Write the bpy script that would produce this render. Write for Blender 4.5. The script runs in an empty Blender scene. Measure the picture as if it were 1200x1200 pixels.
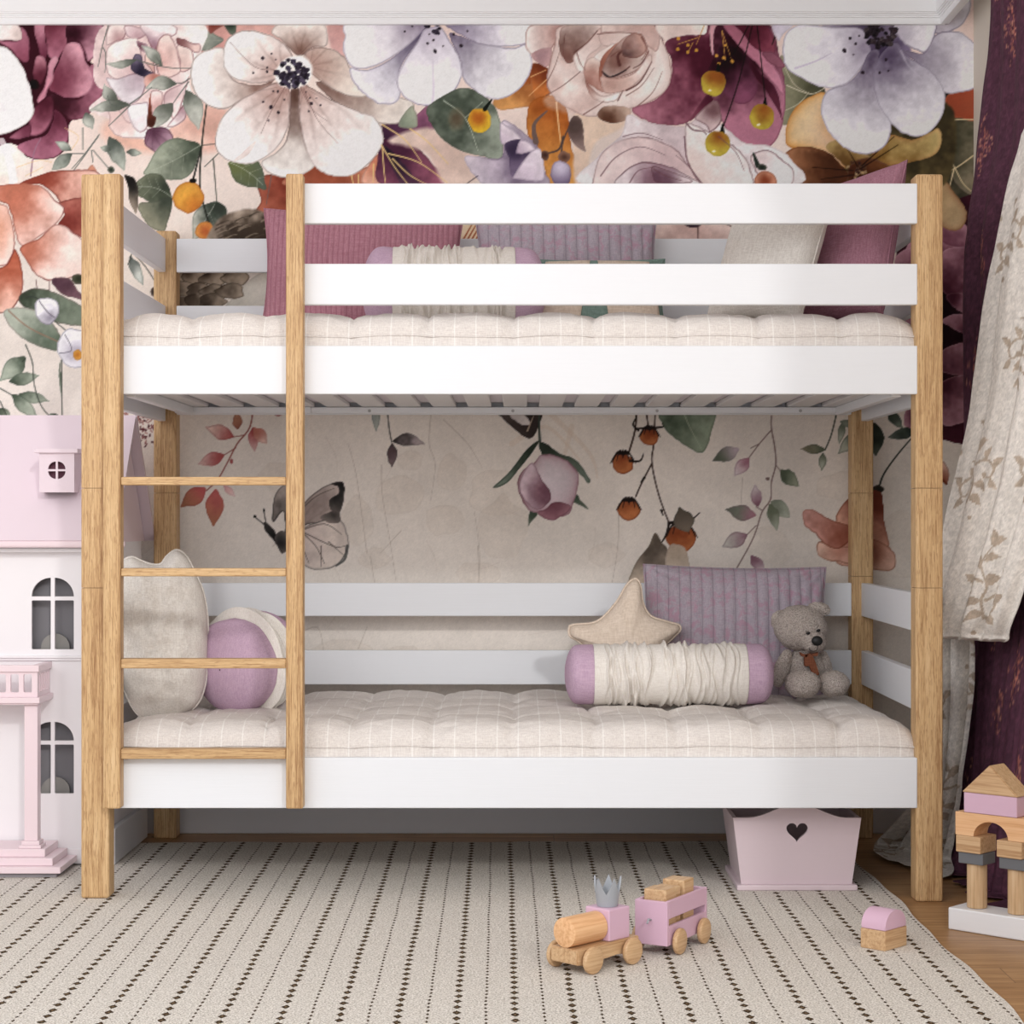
import bpy, bmesh, math, random
import numpy as np
from mathutils import Vector, Matrix, noise as mnoise
#---PAINT
# ---------------------------------------------------------------- painter for the printed wallpaper
class Canvas:
    """A plain colour grid on which petals, leaves and stems are drawn (x right, y down, in 1/400 m)."""
    def __init__(self, x0, y0, x1, y1, step, base):
        self.x0, self.y0, self.step = x0, y0, step
        self.nx = int((x1-x0)/step)+1; self.ny = int((y1-y0)/step)+1
        self.xs = (x0+np.arange(self.nx)*step).astype(np.float32)
        self.ys = (y0+np.arange(self.ny)*step).astype(np.float32)
        self.c = np.zeros((self.ny, self.nx, 3), np.float32); self.c[:] = np.array(base, np.float32)/255.
        rng = np.random.RandomState(5)
        self.rng = rng
        self.N = {k: self._noise(k, rng) for k in (4, 9, 22, 60, 140)}
    def _noise(self, cell, rng):
        gx = int(self.nx*self.step/cell)+4; gy = int(self.ny*self.step/cell)+4
        g = rng.rand(gy, gx).astype(np.float32)
        fx = (np.arange(self.nx)*self.step/cell); fy = (np.arange(self.ny)*self.step/cell)
        ix = fx.astype(int); iy = fy.astype(int)
        tx = (fx-ix); ty = (fy-iy)
        tx = (tx*tx*(3-2*tx)).astype(np.float32)[None, :]; ty = (ty*ty*(3-2*ty)).astype(np.float32)[:, None]
        a = g[np.ix_(iy, ix)]; b = g[np.ix_(iy, ix+1)]; c = g[np.ix_(iy+1, ix)]; d = g[np.ix_(iy+1, ix+1)]
        return (a*(1-tx)+b*tx)*(1-ty)+(c*(1-tx)+d*tx)*ty
    def fbm(self, sl, w=((4, .12), (9, .2), (22, .38), (60, .3))):
        s = 0
        for k, a in w: s = s+self.N[k][sl]*a
        return (s-.5)*2
    def box(self, P, pad):
        i0 = max(0, int((P[:, 0].min()-pad-self.x0)/self.step)); i1 = min(self.nx, int((P[:, 0].max()+pad-self.x0)/self.step)+2)
        j0 = max(0, int((P[:, 1].min()-pad-self.y0)/self.step)); j1 = min(self.ny, int((P[:, 1].max()+pad-self.y0)/self.step)+2)
        if i1 <= i0+1 or j1 <= j0+1: return None
        return (slice(j0, j1), slice(i0, i1))
    def grid(self, sl):
        return np.meshgrid(self.xs[sl[1]], self.ys[sl[0]])
    @staticmethod
    def smooth(P, closed=True, n=6):
        P = np.array(P, float); m = len(P); out = []
        rng_ = range(m) if closed else range(m-1)
        for i in rng_:
            if closed: p0, p1, p2, p3 = P[(i-1) % m], P[i], P[(i+1) % m], P[(i+2) % m]
            else: p0, p1, p2, p3 = P[max(i-1, 0)], P[i], P[i+1], P[min(i+2, m-1)]
            for k in range(n):
                t = k/n
                out.append(.5*((2*p1)+(-p0+p2)*t+(2*p0-5*p1+4*p2-p3)*t*t+(-p0+3*p1-3*p2+p3)*t**3))
        if not closed: out.append(P[-1])
        return np.array(out, np.float32)
    @staticmethod
    def sdist(X, Y, P, closed=True):
        d2 = np.full(X.shape, 1e9, np.float32); ins = np.zeros(X.shape, bool)
        m = len(P)
        for i in range(m if closed else m-1):
            a = P[i]; b = P[(i+1) % m]; e = b-a; L = float(e@e)+1e-9
            wx = X-a[0]; wy = Y-a[1]
            t = np.clip((wx*e[0]+wy*e[1])/L, 0, 1)
            d2 = np.minimum(d2, (wx-t*e[0])**2+(wy-t*e[1])**2)
            if closed and a[1] != b[1]:
                c = (a[1] > Y) != (b[1] > Y)
                ins ^= c & (X < (b[0]-a[0])*(Y-a[1])/(b[1]-a[1])+a[0])
        d = np.sqrt(d2)
        return np.where(ins, d, -d) if closed else d
    def mix(self, sl, col, a):
        self.c[sl] = self.c[sl]*(1-a[..., None])+col*a[..., None]
    def petal(self, pts, root, rc, tc, R=None, k=1.0, edge=(120, 95, 95), ea=.35, rim=None, ra=.0, rw=5, n=.35, alpha=1., soft=.8, sm=True, veins=0, wet=.25):
        """pts outline, root where the dark colour rc starts, tc colour far from it, rim an inner border wash."""
        P = self.smooth(pts) if sm else np.array(pts, np.float32)
        sl = self.box(P, 3)
        if sl is None: return
        X, Y = self.grid(sl)
        wob = self.fbm(sl, ((4, .5), (9, .5)))*.9
        d = self.sdist(X+wob, Y-wob, P)
        A = np.clip(d/soft+.5, 0, 1)*alpha
        r = np.hypot(X-root[0], Y-root[1])
        if R is None: R = float(np.hypot(P[:, 0]-root[0], P[:, 1]-root[1]).max())
        nz = self.fbm(sl)
        t = np.clip(r/R+nz*n, 0, 1)**k
        t = (t*t*(3-2*t))[..., None]
        rc = np.array(rc, np.float32)/255.; tc = np.array(tc, np.float32)/255.
        col = rc*(1-t)+tc*t
        col = col*(1+wet*.35*self.fbm(sl, ((4, .12), (9, .4), (22, .48))))[..., None]
        if rim is not None:
            w = (np.exp(-np.clip(d, 0, 99)/rw)*ra*(1+nz*.8))[..., None]; w = np.clip(w, 0, 1)
            col = col*(1-w)+np.array(rim, np.float32)/255.*w
        if veins:
            an = np.arctan2(Y-root[1], X-root[0])
            v = np.abs(np.sin(an*veins+nz*1.2))**14*np.clip(1-r/(R*.85), 0, 1)*.35
            col = col*(1-v[..., None])+rc*.7*v[..., None]
        if ea > 0:
            g = (np.exp(-((d-.6)/.95)**2)*ea*(.75+nz*.9)); g = np.clip(g, 0, 1)[..., None]
            col = col*(1-g)+np.array(edge, np.float32)/255.*g
        self.mix(sl, np.clip(col, 0, 1), A)
    def stroke(self, pts, w0, w1, col, alpha=1., sm=True, soft=.9):
        P = self.smooth(pts, False, 5) if sm and len(pts) > 2 else np.array(pts, np.float32)
        sl = self.box(P, max(w0, w1)+2)
        if sl is None: return
        X, Y = self.grid(sl)
        A = np.zeros(X.shape, np.float32); m = len(P)-1
        for i in range(m):
            a, b = P[i], P[i+1]; e = b-a; L = float(e@e)+1e-9
            wx = X-a[0]; wy = Y-a[1]; t = np.clip((wx*e[0]+wy*e[1])/L, 0, 1)
            d = np.hypot(wx-t*e[0], wy-t*e[1]); w = (w0+(w1-w0)*(i+t)/m)/2
            A = np.maximum(A, np.clip((w-d)/soft+.5, 0, 1))
        self.mix(sl, np.array(col, np.float32)/255., A*alpha)
    def leaf(self, b, t, w, c0, c1, bend=0., vein=None, edge=(60, 70, 60), ea=.3, alpha=1., n=.5):
        b = np.array(b, float); t = np.array(t, float); ax = t-b; L = np.hypot(*ax); ax /= L; nr = np.array((-ax[1], ax[0]))
        prof = ((0, 0), (.12, .45), (.3, .92), (.5, 1.), (.7, .74), (.88, .3), (1, 0))
        mid = [b+ax*L*s+nr*bend*L*4*s*(1-s)*.5 for s, _ in prof]
        pts = [m+nr*w/2*p[1] for m, p in zip(mid, prof)]+[m-nr*w/2*p[1] for m, p in list(zip(mid, prof))[-2:0:-1]]
        self.petal(pts, b, c0, c1, R=L, edge=edge, ea=ea, alpha=alpha, n=n)
        if vein is not None:
            self.stroke(mid[:-1], .9, .4, vein, .7*alpha)
            for s in (2, 3, 4):
                for sg in (1, -1): self.stroke([mid[s], mid[s]+ax*L*.14+nr*sg*w*.36*prof[s][1]], .6, .3, vein, .45*alpha)
    def blob(self, cx, cy, rx, ry, c0, c1, off=(0, 0), seed=0, rough=.06, **kw):
        r = random.Random(seed+int(cx*7+cy)); n = 12
        pts = [(cx+rx*math.cos(i*math.tau/n)*(1+r.uniform(-rough, rough)), cy+ry*math.sin(i*math.tau/n)*(1+r.uniform(-rough, rough))) for i in range(n)]
        self.petal(pts, (cx+off[0], cy+off[1]), c0, c1, **kw)
    def dots(self, L, col=(50, 38, 48)):
        for x, y, r in L: self.blob(x, y, r, r, col, col, ea=0, rough=0)
    def cluster(self, cx, cy, r, cols, n, seed=1, s=(2.2, 4.2)):
        q = random.Random(seed)
        for i in range(n):
            a = q.uniform(0, math.tau); d = r*math.sqrt(q.random())
            c = q.choice(cols); rr = q.uniform(*s)
            self.blob(cx+d*math.cos(a), cy+d*math.sin(a)*.85, rr, rr*.85, c, tuple(min(255, v+34) for v in c), rough=.2, seed=i, edge=(25, 18, 28), ea=.5, n=.2)
# ---------------------------------------------------------------- the floral wallpaper, drawn in 1/400 m
W = (240, 236, 234); MAU = (172, 104, 124); DMAU = (92, 32, 52); GRN = (92, 104, 88); LGRN = (165, 175, 158); DGRN = (46, 54, 46)
PINK = (232, 205, 198); BRN = (112, 74, 62); PUR = (96, 82, 104)
def paint_mural(step):
    c = Canvas(-340, -95, 1175, 978, step, (223, 213, 203))
    full = (slice(0, c.ny), slice(0, c.nx)); X, Y = c.grid(full)
    # washes of the paper: rosy at the top, sand below, soft stains
    t = np.clip((330-Y)/330, 0, 1)[..., None]
    c.c = c.c*(1-t*.75)+np.array((230, 198, 188), np.float32)/255.*t*.75
    nz = c.fbm(full, ((22, .2), (60, .35), (140, .45)))[..., None]
    c.c = c.c*(1+.09*nz)
    g = np.clip((640-X)/500, 0, 1)*np.clip((Y-430)/80, 0, 1)
    c.c = c.c*(1-g[..., None]*.45)+np.array((218, 212, 206), np.float32)/255.*g[..., None]*.45
    S = c.stroke; P = c.petal; L = c.leaf; B = c.blob
    # pale ghost drawing low on the wall
    gh = (186, 168, 152)
    for a in ([(505, 485), (503, 520), (510, 545), (504, 590)], [(520, 492), (548, 520), (565, 548)], [(447, 545), (448, 580), (458, 640), (464, 680)],
              [(470, 622), (446, 648)], [(560, 640), (562, 680)], [(430, 648), (418, 560), (408, 520)], [(560, 690), (562, 648), (556, 600)], [(434, 652), (440, 690)],
              [(340, 750), (372, 735), (380, 775)], [(420, 760), (430, 735)], [(725, 590), (724, 640), (716, 690)], [(320, 640), (352, 610)], [(870, 560), (868, 600)]):
        S(a, 1.2, .5, (150, 134, 122), .4)
    for b in ((528, 555, 18, 22), (520, 608, 22, 20), (468, 580, 28, 24), (585, 575, 38, 28), (590, 620, 28, 36), (418, 610, 20, 26), (440, 655, 18, 12), (560, 672, 26, 14), (400, 770, 40, 22), (475, 778, 30, 20), (330, 560, 26, 20),
              (480, 540, 16, 12), (900, 640, 30, 24), (710, 650, 20, 14), (985, 570, 26, 18), (1060, 640, 30, 40), (170, 560, 30, 44), (160, 620, 26, 30)):
        B(*b, gh, (212, 196, 180), off=(0, -b[3]), alpha=.17, rough=.18, edge=(140, 122, 108), ea=.5, n=.5)
    for a in ([(600, 520), (640, 500), (680, 540)], [(640, 480), (690, 530), (700, 560)], [(670, 500), (655, 560)]):
        S(a, 7, 2, (206, 176, 150), .22)
    for i in range(26):
        q = random.Random(i); x = q.uniform(160, 1100); y = q.uniform(480, 800); a = q.uniform(0, 3.1)
        S([(x, y), (x+22*math.cos(a)+4, y+22*math.sin(a)), (x+40*math.cos(a), y+44*math.sin(a))], 1., .4, (170, 152, 138), .22)
    # fading foliage between the bloom band and the bare paper
    for i in range(46):
        q = random.Random(i+700); x = q.uniform(330, 1050); y = q.uniform(214, 300)-30*abs(math.sin(x*.011)); a = q.uniform(.5, 2.6); l = q.uniform(26, 60)
        c0, c1 = q.choice((((104, 116, 98), (178, 184, 168)), ((150, 84, 104), (210, 168, 178)), ((196, 120, 70), (228, 184, 140)), ((206, 190, 196), (238, 232, 232))))
        L((x, y), (x+l*math.cos(a), y+l*math.sin(a)), l*.5, c0, c1, bend=q.uniform(-.3, .3), n=.5)
    # ---------------- top band backgrounds
    P([(225, 28), (330, 28), (320, 60), (262, 75), (230, 70), (215, 50)], (240, 40), (196, 140, 132), (218, 172, 162), ea=0, soft=6)
    P([(384, 28), (410, 28), (405, 70), (390, 60)], (400, 40), (200, 150, 145), (215, 170, 165), ea=0, soft=4)
    P([(190, 130), (262, 125), (262, 170), (230, 178), (170, 160)], (250, 150), (214, 166, 150), (228, 190, 176), ea=0, soft=9)
    P([(130, 140), (175, 155), (240, 160), (230, 175), (160, 178), (120, 160)], (170, 160), (220, 172, 152), (230, 194, 178), ea=0, soft=10)
    P([(0, 160), (25, 175), (70, 190), (60, 205), (20, 215), (-20, 222), (-40, 170)], (0, 170), (238, 226, 218), (236, 214, 200), ea=0, soft=8)
    # green and rust leaves behind the flowers
    L((262, 47), (203, 42), 24, (120, 128, 118), (178, 180, 166), bend=-.1, vein=(150, 155, 140))
    P([(245, 29), (262, 29), (252, 36), (246, 40)], (250, 29), (130, 60, 50), (150, 80, 70)); P([(263, 29), (277, 29), (274, 41), (266, 36)], (270, 29), DGRN, GRN)
    P([(300, 212), (318, 204), (345, 205), (350, 260), (302, 250), (306, 235)], (345, 205), (120, 48, 34), (176, 98, 76), edge=(70, 26, 20), ea=.5)
    P([(340, 205), (375, 190), (400, 205), (450, 190), (448, 218), (340, 218)], (380, 200), (150, 74, 50), (206, 140, 112), edge=(90, 40, 30))
    P([(425, 205), (445, 180), (450, 216), (428, 216)], (440, 190), (200, 120, 90), (222, 165, 140))
    S([(318, 206), (312, 240)], 1.4, .8, (110, 90, 86))
    P([(445, 148), (480, 140), (505, 122), (510, 150), (480, 162), (452, 164)], (450, 160), (62, 34, 58), (150, 90, 120))
    P([(447, 164), (480, 168), (505, 190), (520, 216), (446, 216), (443, 185)], (455, 170), (80, 38, 62), (160, 92, 112), edge=(60, 28, 44), ea=.4)
    P([(450, 170), (480, 200), (490, 216), (470, 216)], (450, 170), (40, 26, 46), (100, 60, 84)); P([(500, 150), (540, 165), (590, 185), (548, 216), (520, 216), (500, 180), (455, 165)], (520, 180), (214, 186, 172), (222, 198, 184), ea=0, soft=5)
    L((600, 118), (655, 80), 34, (190, 108, 48), (140, 66, 30), vein=(222, 160, 92), bend=.1)
    P([(578, 118), (600, 105), (625, 98), (640, 105), (640, 120), (610, 126), (584, 128)], (640, 100), (150, 78, 34), (212, 150, 84), ea=.2)
    P([(621, 75), (642, 80), (645, 110), (628, 118), (622, 95)], (640, 80), (120, 52, 28), (196, 112, 52), ea=.2)
    P([(624, 118), (650, 112), (665, 130), (668, 165), (674, 190), (674, 216), (645, 216), (636, 190), (620, 160), (617, 140)], (650, 120), (178, 92, 34), (214, 150, 72), edge=(120, 60, 20), veins=3)
    S([(652, 120), (655, 150), (660, 190)], 1.8, 1., (236, 190, 130)); S([(642, 92), (620, 112)], 1.2, .8, (226, 170, 110)); S([(622, 90), (640, 82)], 1.2, .8, (226, 170, 110))
    P([(672, 135), (700, 135), (735, 130), (728, 150), (700, 165), (690, 190), (690, 216), (674, 216), (672, 170)], (700, 150), (222, 196, 174), (214, 186, 166), ea=0, soft=4)
    # right-hand dark foliage
    P([(915, 65), (940, 90), (965, 103), (963, 115), (935, 125), (925, 145), (913, 142), (915, 110)], (960, 105), (84, 84, 62), (142, 140, 112), veins=2)
    S([(922, 100), (950, 110), (968, 102)], 1.4, .8, (205, 196, 170)); S([(914, 132), (935, 122), (948, 108)], 1.2, .8, (190, 184, 156)); S([(918, 75), (930, 98), (945, 108)], 1.2, .8, (190, 180, 156))
    P([(1095, 100), (1175, 95), (1175, 260), (1125, 260), (1095, 220), (1070, 200)], (1105, 120), (36, 34, 28), (104, 98, 76), ea=0, n=.6)
    P([(1108, 150), (1128, 128), (1175, 130), (1175, 225), (1136, 228), (1112, 200)], (1110, 150), (66, 64, 48), (140, 128, 104), n=.5)
    P([(1110, 112), (1130, 106), (1175, 102), (1175, 142), (1120, 138), (1109, 130)], (1175, 110), (188, 96, 66), (160, 70, 44), veins=4, edge=(210, 150, 120))
    for a in ([(1103, 150), (1115, 141), (1141, 140), (1160, 136)], [(1103, 168), (1118, 195), (1128, 214), (1138, 224)], [(1141, 182), (1118, 198), (1098, 205)], [(1118, 198), (1112, 222)], [(1098, 172), (1092, 195)]):
        S(a, 1.7, .9, (216, 194, 150))
    # ---------------- burgundy bloom behind the right post
    P([(1060, 270), (1105, 240), (1175, 250), (1175, 522), (1140, 522), (1108, 516), (1070, 500), (1052, 400), (1050, 300)], (1105, 380), (36, 12, 22), (72, 26, 42), ea=0, n=.6)
    for pts, r in (([(1060, 300), (1072, 275), (1100, 260), (1130, 268), (1140, 290), (1115, 305), (1080, 300)], (1110, 310)), ([(1104, 258), (1122, 255), (1136, 272), (1130, 290), (1104, 284)], (1104, 290)),
                   ([(1104, 296), (1135, 290), (1160, 300), (1158, 350), (1130, 352), (1104, 340)], (1104, 345)), ([(1110, 345), (1130, 345), (1140, 372), (1125, 365), (1112, 355)], (1112, 345)),
                   ([(1104, 376), (1120, 368), (1150, 372), (1150, 398), (1118, 385)], (1140, 400)), ([(1100, 415), (1125, 402), (1150, 408), (1150, 438), (1105, 436)], (1105, 440)),
                   ([(1100, 450), (1140, 440), (1150, 480), (1110, 500), (1098, 480)], (1100, 450)), ([(1050, 300), (1075, 290), (1090, 320), (1070, 330), (1052, 320)], (1090, 330)),
                   ([(1060, 375), (1090, 368), (1100, 400), (1070, 410)], (1100, 400)), ([(1062, 480), (1075, 470), (1082, 490), (1074, 505), (1060, 498)], (1080, 490))):
        P(pts, r, (84, 36, 54), (178, 126, 142), edge=(206, 166, 174), ea=.4, n=.5)
    P([(1062, 204), (1078, 194), (1098, 200), (1120, 228), (1133, 250), (1126, 268), (1108, 268), (1085, 245), (1066, 225)], (1080, 230), (170, 138, 96), (196, 168, 128), edge=(110, 60, 30), rim=(130, 74, 40), ra=.6, rw=4)
    P([(1072, 190), (1090, 178), (1108, 180), (1100, 196), (1080, 198)], (1090, 190), (70, 30, 20), (120, 74, 52))
    # ---------------- ochre bloom under the last white flower
    P([(1000, 140), (1110, 120), (1112, 210), (1060, 222), (1000, 216), (980, 180)], (1080, 150), (60, 52, 34), (128, 108, 66), ea=0, n=.6, soft=3)
    P([(920, 160), (924, 140), (934, 124), (950, 113), (968, 110), (975, 150), (1005, 178), (1014, 190), (985, 196), (960, 180), (925, 172)], (990, 160), (216, 180, 150), (232, 206, 160), edge=(170, 96, 36), rim=(206, 140, 66), ra=.9, rw=7)
    P([(985, 165), (1020, 185), (1005, 205), (985, 190), (968, 172)], (1000, 200), (96, 62, 26), (190, 160, 100))
    P([(918, 182), (935, 172), (965, 176), (985, 192), (994, 205), (992, 222), (890, 222), (905, 205)], (992, 205), (84, 46, 26), (180, 122, 84), edge=(90, 40, 20), ea=.5, veins=3)
    P([(1014, 195), (1030, 172), (1045, 158), (1068, 164), (1090, 155), (1100, 150), (1104, 165), (1094, 182), (1060, 192), (1035, 194)], (1015, 196), (122, 84, 30), (206, 184, 120), edge=(150, 80, 40), rim=(190, 120, 70), ra=.3, veins=3)
    P([(995, 196), (1015, 185), (1040, 194), (1050, 216), (1000, 222)], (1005, 205), (70, 34, 18), (120, 74, 40))
    c.cluster(1003, 202, 15, ((60, 28, 16), (96, 58, 26), (196, 160, 100)), 26, 4, (1.5, 3))
    for a in ([(1000, 200), (952, 196)], [(1000, 205), (962, 210)], [(1008, 198), (1052, 170)], [(1005, 195), (994, 176)], [(1010, 194), (1048, 160)]): S(a, 1.6, .8, (40, 22, 12))
    # ---------------- left wine-red peony
    P([(-340, 30), (115, 28), (122, 55), (106, 72), (121, 80), (122, 108), (100, 136), (86, 140), (80, 150), (79, 172), (60, 186), (32, 184), (12, 168), (-60, 180), (-340, 160)], (40, 90), (58, 14, 28), (96, 36, 54), ea=0, n=.5)
    D = DMAU; M = (176, 110, 130); E = (46, 12, 24)
    P([(-4, 48), (22, 47), (24, 32), (31, 38), (35, 52), (33, 72), (22, 70), (12, 58)], (30, 72), (140, 72, 92), M, edge=E, ea=.6)
    P([(40, 28), (53, 28), (53, 48), (56, 60), (50, 72), (45, 55)], (48, 68), (108, 46, 66), (196, 134, 150), edge=E, ea=.3)
    P([(54, 28), (79, 28), (79, 50), (72, 62), (66, 70), (57, 66), (54, 48)], (60, 30), (112, 50, 66), (180, 112, 132), edge=E, ea=.3)
    P([(80, 28), (118, 28), (118, 50), (114, 62), (103, 72), (99, 60), (92, 50), (79, 50)], (82, 40), (52, 12, 26), (196, 140, 156), edge=E, ea=.5)
    P([(104, 79), (118, 78), (124, 95), (119, 112), (106, 132), (92, 140), (80, 138), (66, 124), (60, 110), (80, 116), (98, 112)], (72, 122), (56, 16, 28), (184, 118, 138), edge=E, ea=.3)
    P([(78, 52), (90, 50), (97, 57), (100, 72), (109, 86), (109, 98), (102, 110), (84, 115), (68, 111), (58, 102), (64, 84), (70, 70)], (62, 100), (116, 52, 70), (206, 148, 162), edge=(120, 60, 80), ea=.5)
    P([(43, 66), (50, 66), (55, 76), (52, 92), (46, 100), (39, 92), (40, 76)], (48, 96), (92, 34, 50), (190, 128, 142), edge=E, ea=.4)
    P([(64, 66), (68, 70), (63, 82), (62, 94), (56, 106), (52, 118), (47, 128), (44, 116), (52, 102), (55, 88), (58, 72)], (50, 110), (190, 122, 140), (206, 148, 162), edge=E, ea=.4)
    B(40, 99, 7, 6, (20, 4, 10), (40, 12, 20), ea=0)
    P([(58, 112), (63, 126), (60, 143), (50, 156), (36, 158), (34, 140), (40, 126)], (50, 118), (80, 26, 42), (172, 104, 124), edge=E, ea=.6)
    P([(65, 128), (77, 142), (80, 160), (72, 178), (56, 186), (36, 184), (20, 172), (38, 163), (54, 158), (62, 142)], (62, 135), (90, 34, 52), (178, 110, 132), edge=(110, 60, 80), ea=.3)
    P([(12, 160), (34, 146), (36, 158), (28, 162), (16, 163)], (34, 150), (110, 50, 70), (170, 104, 124), edge=E)
    S([(48, 162), (40, 178), (36, 206)], 1., 1.6, (150, 110, 130))
    P([(-6, 24), (20, 28), (25, 46), (8, 47), (-6, 46)], (22, 40), (214, 196, 190), W, edge=(160, 130, 130), ea=.5)
    P([(-30, 62), (0, 54), (14, 62), (27, 80), (35, 102), (40, 128), (34, 142), (18, 152), (0, 158), (-30, 158)], (-20, 100), (232, 230, 232), (242, 240, 240), edge=(120, 112, 100), ea=.5, rim=(205, 200, 205), ra=.45, rw=6)
    # ---------------- small white and pink bloom beside it
    wp = dict(edge=(118, 72, 80), ea=.7, wet=.2)
    P([(110, 92), (124, 28), (235, 28), (235, 62), (222, 90), (225, 120), (200, 150), (176, 163), (150, 158), (128, 140), (104, 128), (122, 108)], (160, 80), (212, 180, 178), (236, 222, 218), ea=0, n=.5)
    P([(124, 52), (128, 30), (146, 28), (146, 44), (134, 50)], (140, 46), (180, 140, 140), (238, 226, 220), **wp)
    P([(146, 30), (165, 32), (172, 40), (160, 46), (148, 42)], (160, 44), (186, 150, 156), (230, 214, 214), **wp)
    P([(165, 28), (200, 28), (208, 38), (196, 46), (186, 52), (180, 60), (172, 45)], (182, 60), (150, 108, 124), (240, 230, 228), **wp)
    P([(126, 56), (140, 47), (160, 44), (165, 58), (166, 72), (160, 90), (148, 95), (132, 92), (124, 78)], (160, 82), (208, 176, 176), (240, 228, 222), **wp)
    P([(186, 46), (198, 40), (206, 54), (210, 68), (212, 84), (196, 92), (186, 88), (182, 68)], (184, 72), (196, 150, 144), (234, 210, 202), **wp)
    P([(207, 54), (220, 52), (228, 66), (224, 80), (212, 84), (210, 70)], (212, 76), (216, 186, 178), (238, 220, 212), **wp)
    P([(208, 44), (226, 50), (235, 52), (233, 62), (222, 58), (208, 52)], (208, 48), (130, 84, 84), (232, 204, 196), **wp)
    P([(138, 92), (156, 86), (170, 90), (170, 104), (162, 118), (148, 122), (136, 112), (124, 92)], (166, 92), (180, 160, 170), (232, 228, 230), **wp)
    P([(118, 120), (128, 135), (128, 148), (140, 160), (170, 162), (173, 150), (150, 142), (140, 128), (128, 122)], (140, 140), (222, 192, 186), (250, 247, 243), **wp)
    P([(150, 125), (168, 120), (174, 122), (174, 146), (166, 155), (155, 148)], (172, 150), (220, 210, 212), (236, 234, 238), **wp)
    P([(176, 108), (190, 108), (190, 125), (186, 138), (178, 132)], (186, 130), (206, 160, 156), (236, 216, 212), **wp)
    P([(194, 108), (216, 96), (222, 90), (214, 120), (205, 142), (198, 130), (192, 124)], (196, 110), (206, 176, 178), (240, 222, 218), **wp)
    P([(196, 148), (205, 136), (216, 122), (218, 138), (205, 148)], (214, 124), (160, 120, 130), (240, 232, 230), **wp)
    P([(172, 60), (178, 62), (182, 86), (170, 72)], (180, 80), (200, 160, 150), (232, 208, 196), **wp); P([(160, 48), (172, 52), (172, 62), (164, 58)], (164, 54), (110, 70, 82), (190, 160, 170), ea=.2)
    P([(153, 78), (158, 64), (166, 66), (170, 80), (182, 86), (172, 90), (158, 86)], (166, 84), (44, 38, 58), (120, 108, 130), edge=(30, 24, 40), ea=.5, n=.6)
    P([(170, 90), (182, 86), (190, 95), (172, 102)], (180, 90), (176, 112, 100), (214, 170, 158), ea=.1)
    for b, t, w, bd in (((160, 70), (124, 75), 9, -.15), ((190, 77), (166, 53), 13, .1), ((207, 98), (170, 104), 16, .2), ((152, 123), (104, 130), 14, .1), ((138, 118), (122, 98), 14, -.3), ((218, 105), (233, 152), 22, -.1), ((203, 121), (180, 152), 20, .15), ((100, 132), (108, 152), 13, 0)):
        L(b, t, w, (92, 98, 88), (196, 198, 188), bend=bd, n=.4)
    for a in ([(160, 70), (180, 76), (205, 80), (226, 80)], [(190, 77), (184, 68)], [(222, 92), (214, 97), (204, 98)], [(221, 96), (212, 108), (203, 121)], [(152, 123), (140, 124), (130, 122), (126, 112)], [(152, 122), (166, 112), (178, 102)],
              [(152, 124), (127, 148)], [(127, 30), (120, 54), (115, 78)], [(120, 55), (124, 64), (123, 85)], [(115, 160), (98, 182), (84, 198)]):
        S(a, 1.4, .8, (92, 98, 92))
    P([(176, 110), (178, 132), (183, 138), (180, 148), (173, 147), (173, 135)], (176, 145), (70, 34, 26), (170, 74, 44), ea=.3)
    P([(170, 160), (173, 152), (182, 149), (196, 150), (203, 160), (200, 172), (192, 182), (196, 198), (192, 190), (180, 178), (170, 170)], (178, 152), (96, 58, 78), (214, 182, 196), veins=7, edge=(80, 44, 58), ea=.6)
    S([(192, 186), (196, 200)], 2.5, .8, (110, 50, 54))
    # sprigs, leaves and orange berries left of the big flower
    L((235, 170), (168, 204), 48, (70, 80, 66), (158, 166, 146), vein=(176, 182, 164), bend=-.05)
    L((202, 232), (150, 222), 34, (58, 66, 54), (120, 126, 104), bend=.3, vein=(170, 176, 160)); P([(202, 232), (196, 262), (190, 272), (172, 262), (162, 240), (180, 236)], (200, 235), (60, 68, 58), (142, 142, 120), edge=(50, 55, 48))
    L((268, 190), (312, 222), 34, (110, 118, 70), (88, 98, 84), vein=(196, 202, 182), bend=-.15)
    L((254, 236), (226, 282), 30, (64, 74, 64), (190, 190, 178), vein=(180, 180, 170)); L((254, 236), (262, 262), 16, (52, 60, 52), (90, 98, 88))
    S([(242, 122), (237, 165), (234, 215), (240, 245), (246, 265)], 1.8, 2.4, (48, 50, 44)); S([(236, 172), (226, 212)], 1.6, 2.4, (40, 42, 38)); S([(236, 170), (262, 171), (240, 195)], 1.1, 1., (70, 74, 66)); S([(250, 186), (254, 236)], 1.5, 1., (60, 64, 56))
    B(221, 231, 18, 18, (200, 116, 40), (226, 166, 62), off=(6, 10), edge=(150, 80, 30), rim=(170, 90, 40), ra=.4, n=.5); B(226, 212, 4, 3, (30, 26, 22), (30, 26, 22), ea=0)
    B(240, 271, 12, 10, (190, 96, 50), (224, 150, 70), edge=(120, 60, 30), n=.5)
    for b, t, w in (((84, 176), (65, 166), 11), ((84, 180), (60, 200), 15), ((128, 160), (146, 200), 20), ((130, 176), (118, 172), 8), ((100, 215), (108, 196), 10), ((148, 178), (166, 180), 9)): L(b, t, w, (86, 94, 86), (184, 190, 178), n=.5)
    for a in ([(116, 158), (98, 184), (86, 200)], [(97, 150), (97, 175)], [(84, 180), (98, 180)], [(107, 176), (109, 190)], [(109, 176), (128, 198)]): S(a, 1.2, 1., (94, 100, 94))
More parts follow.
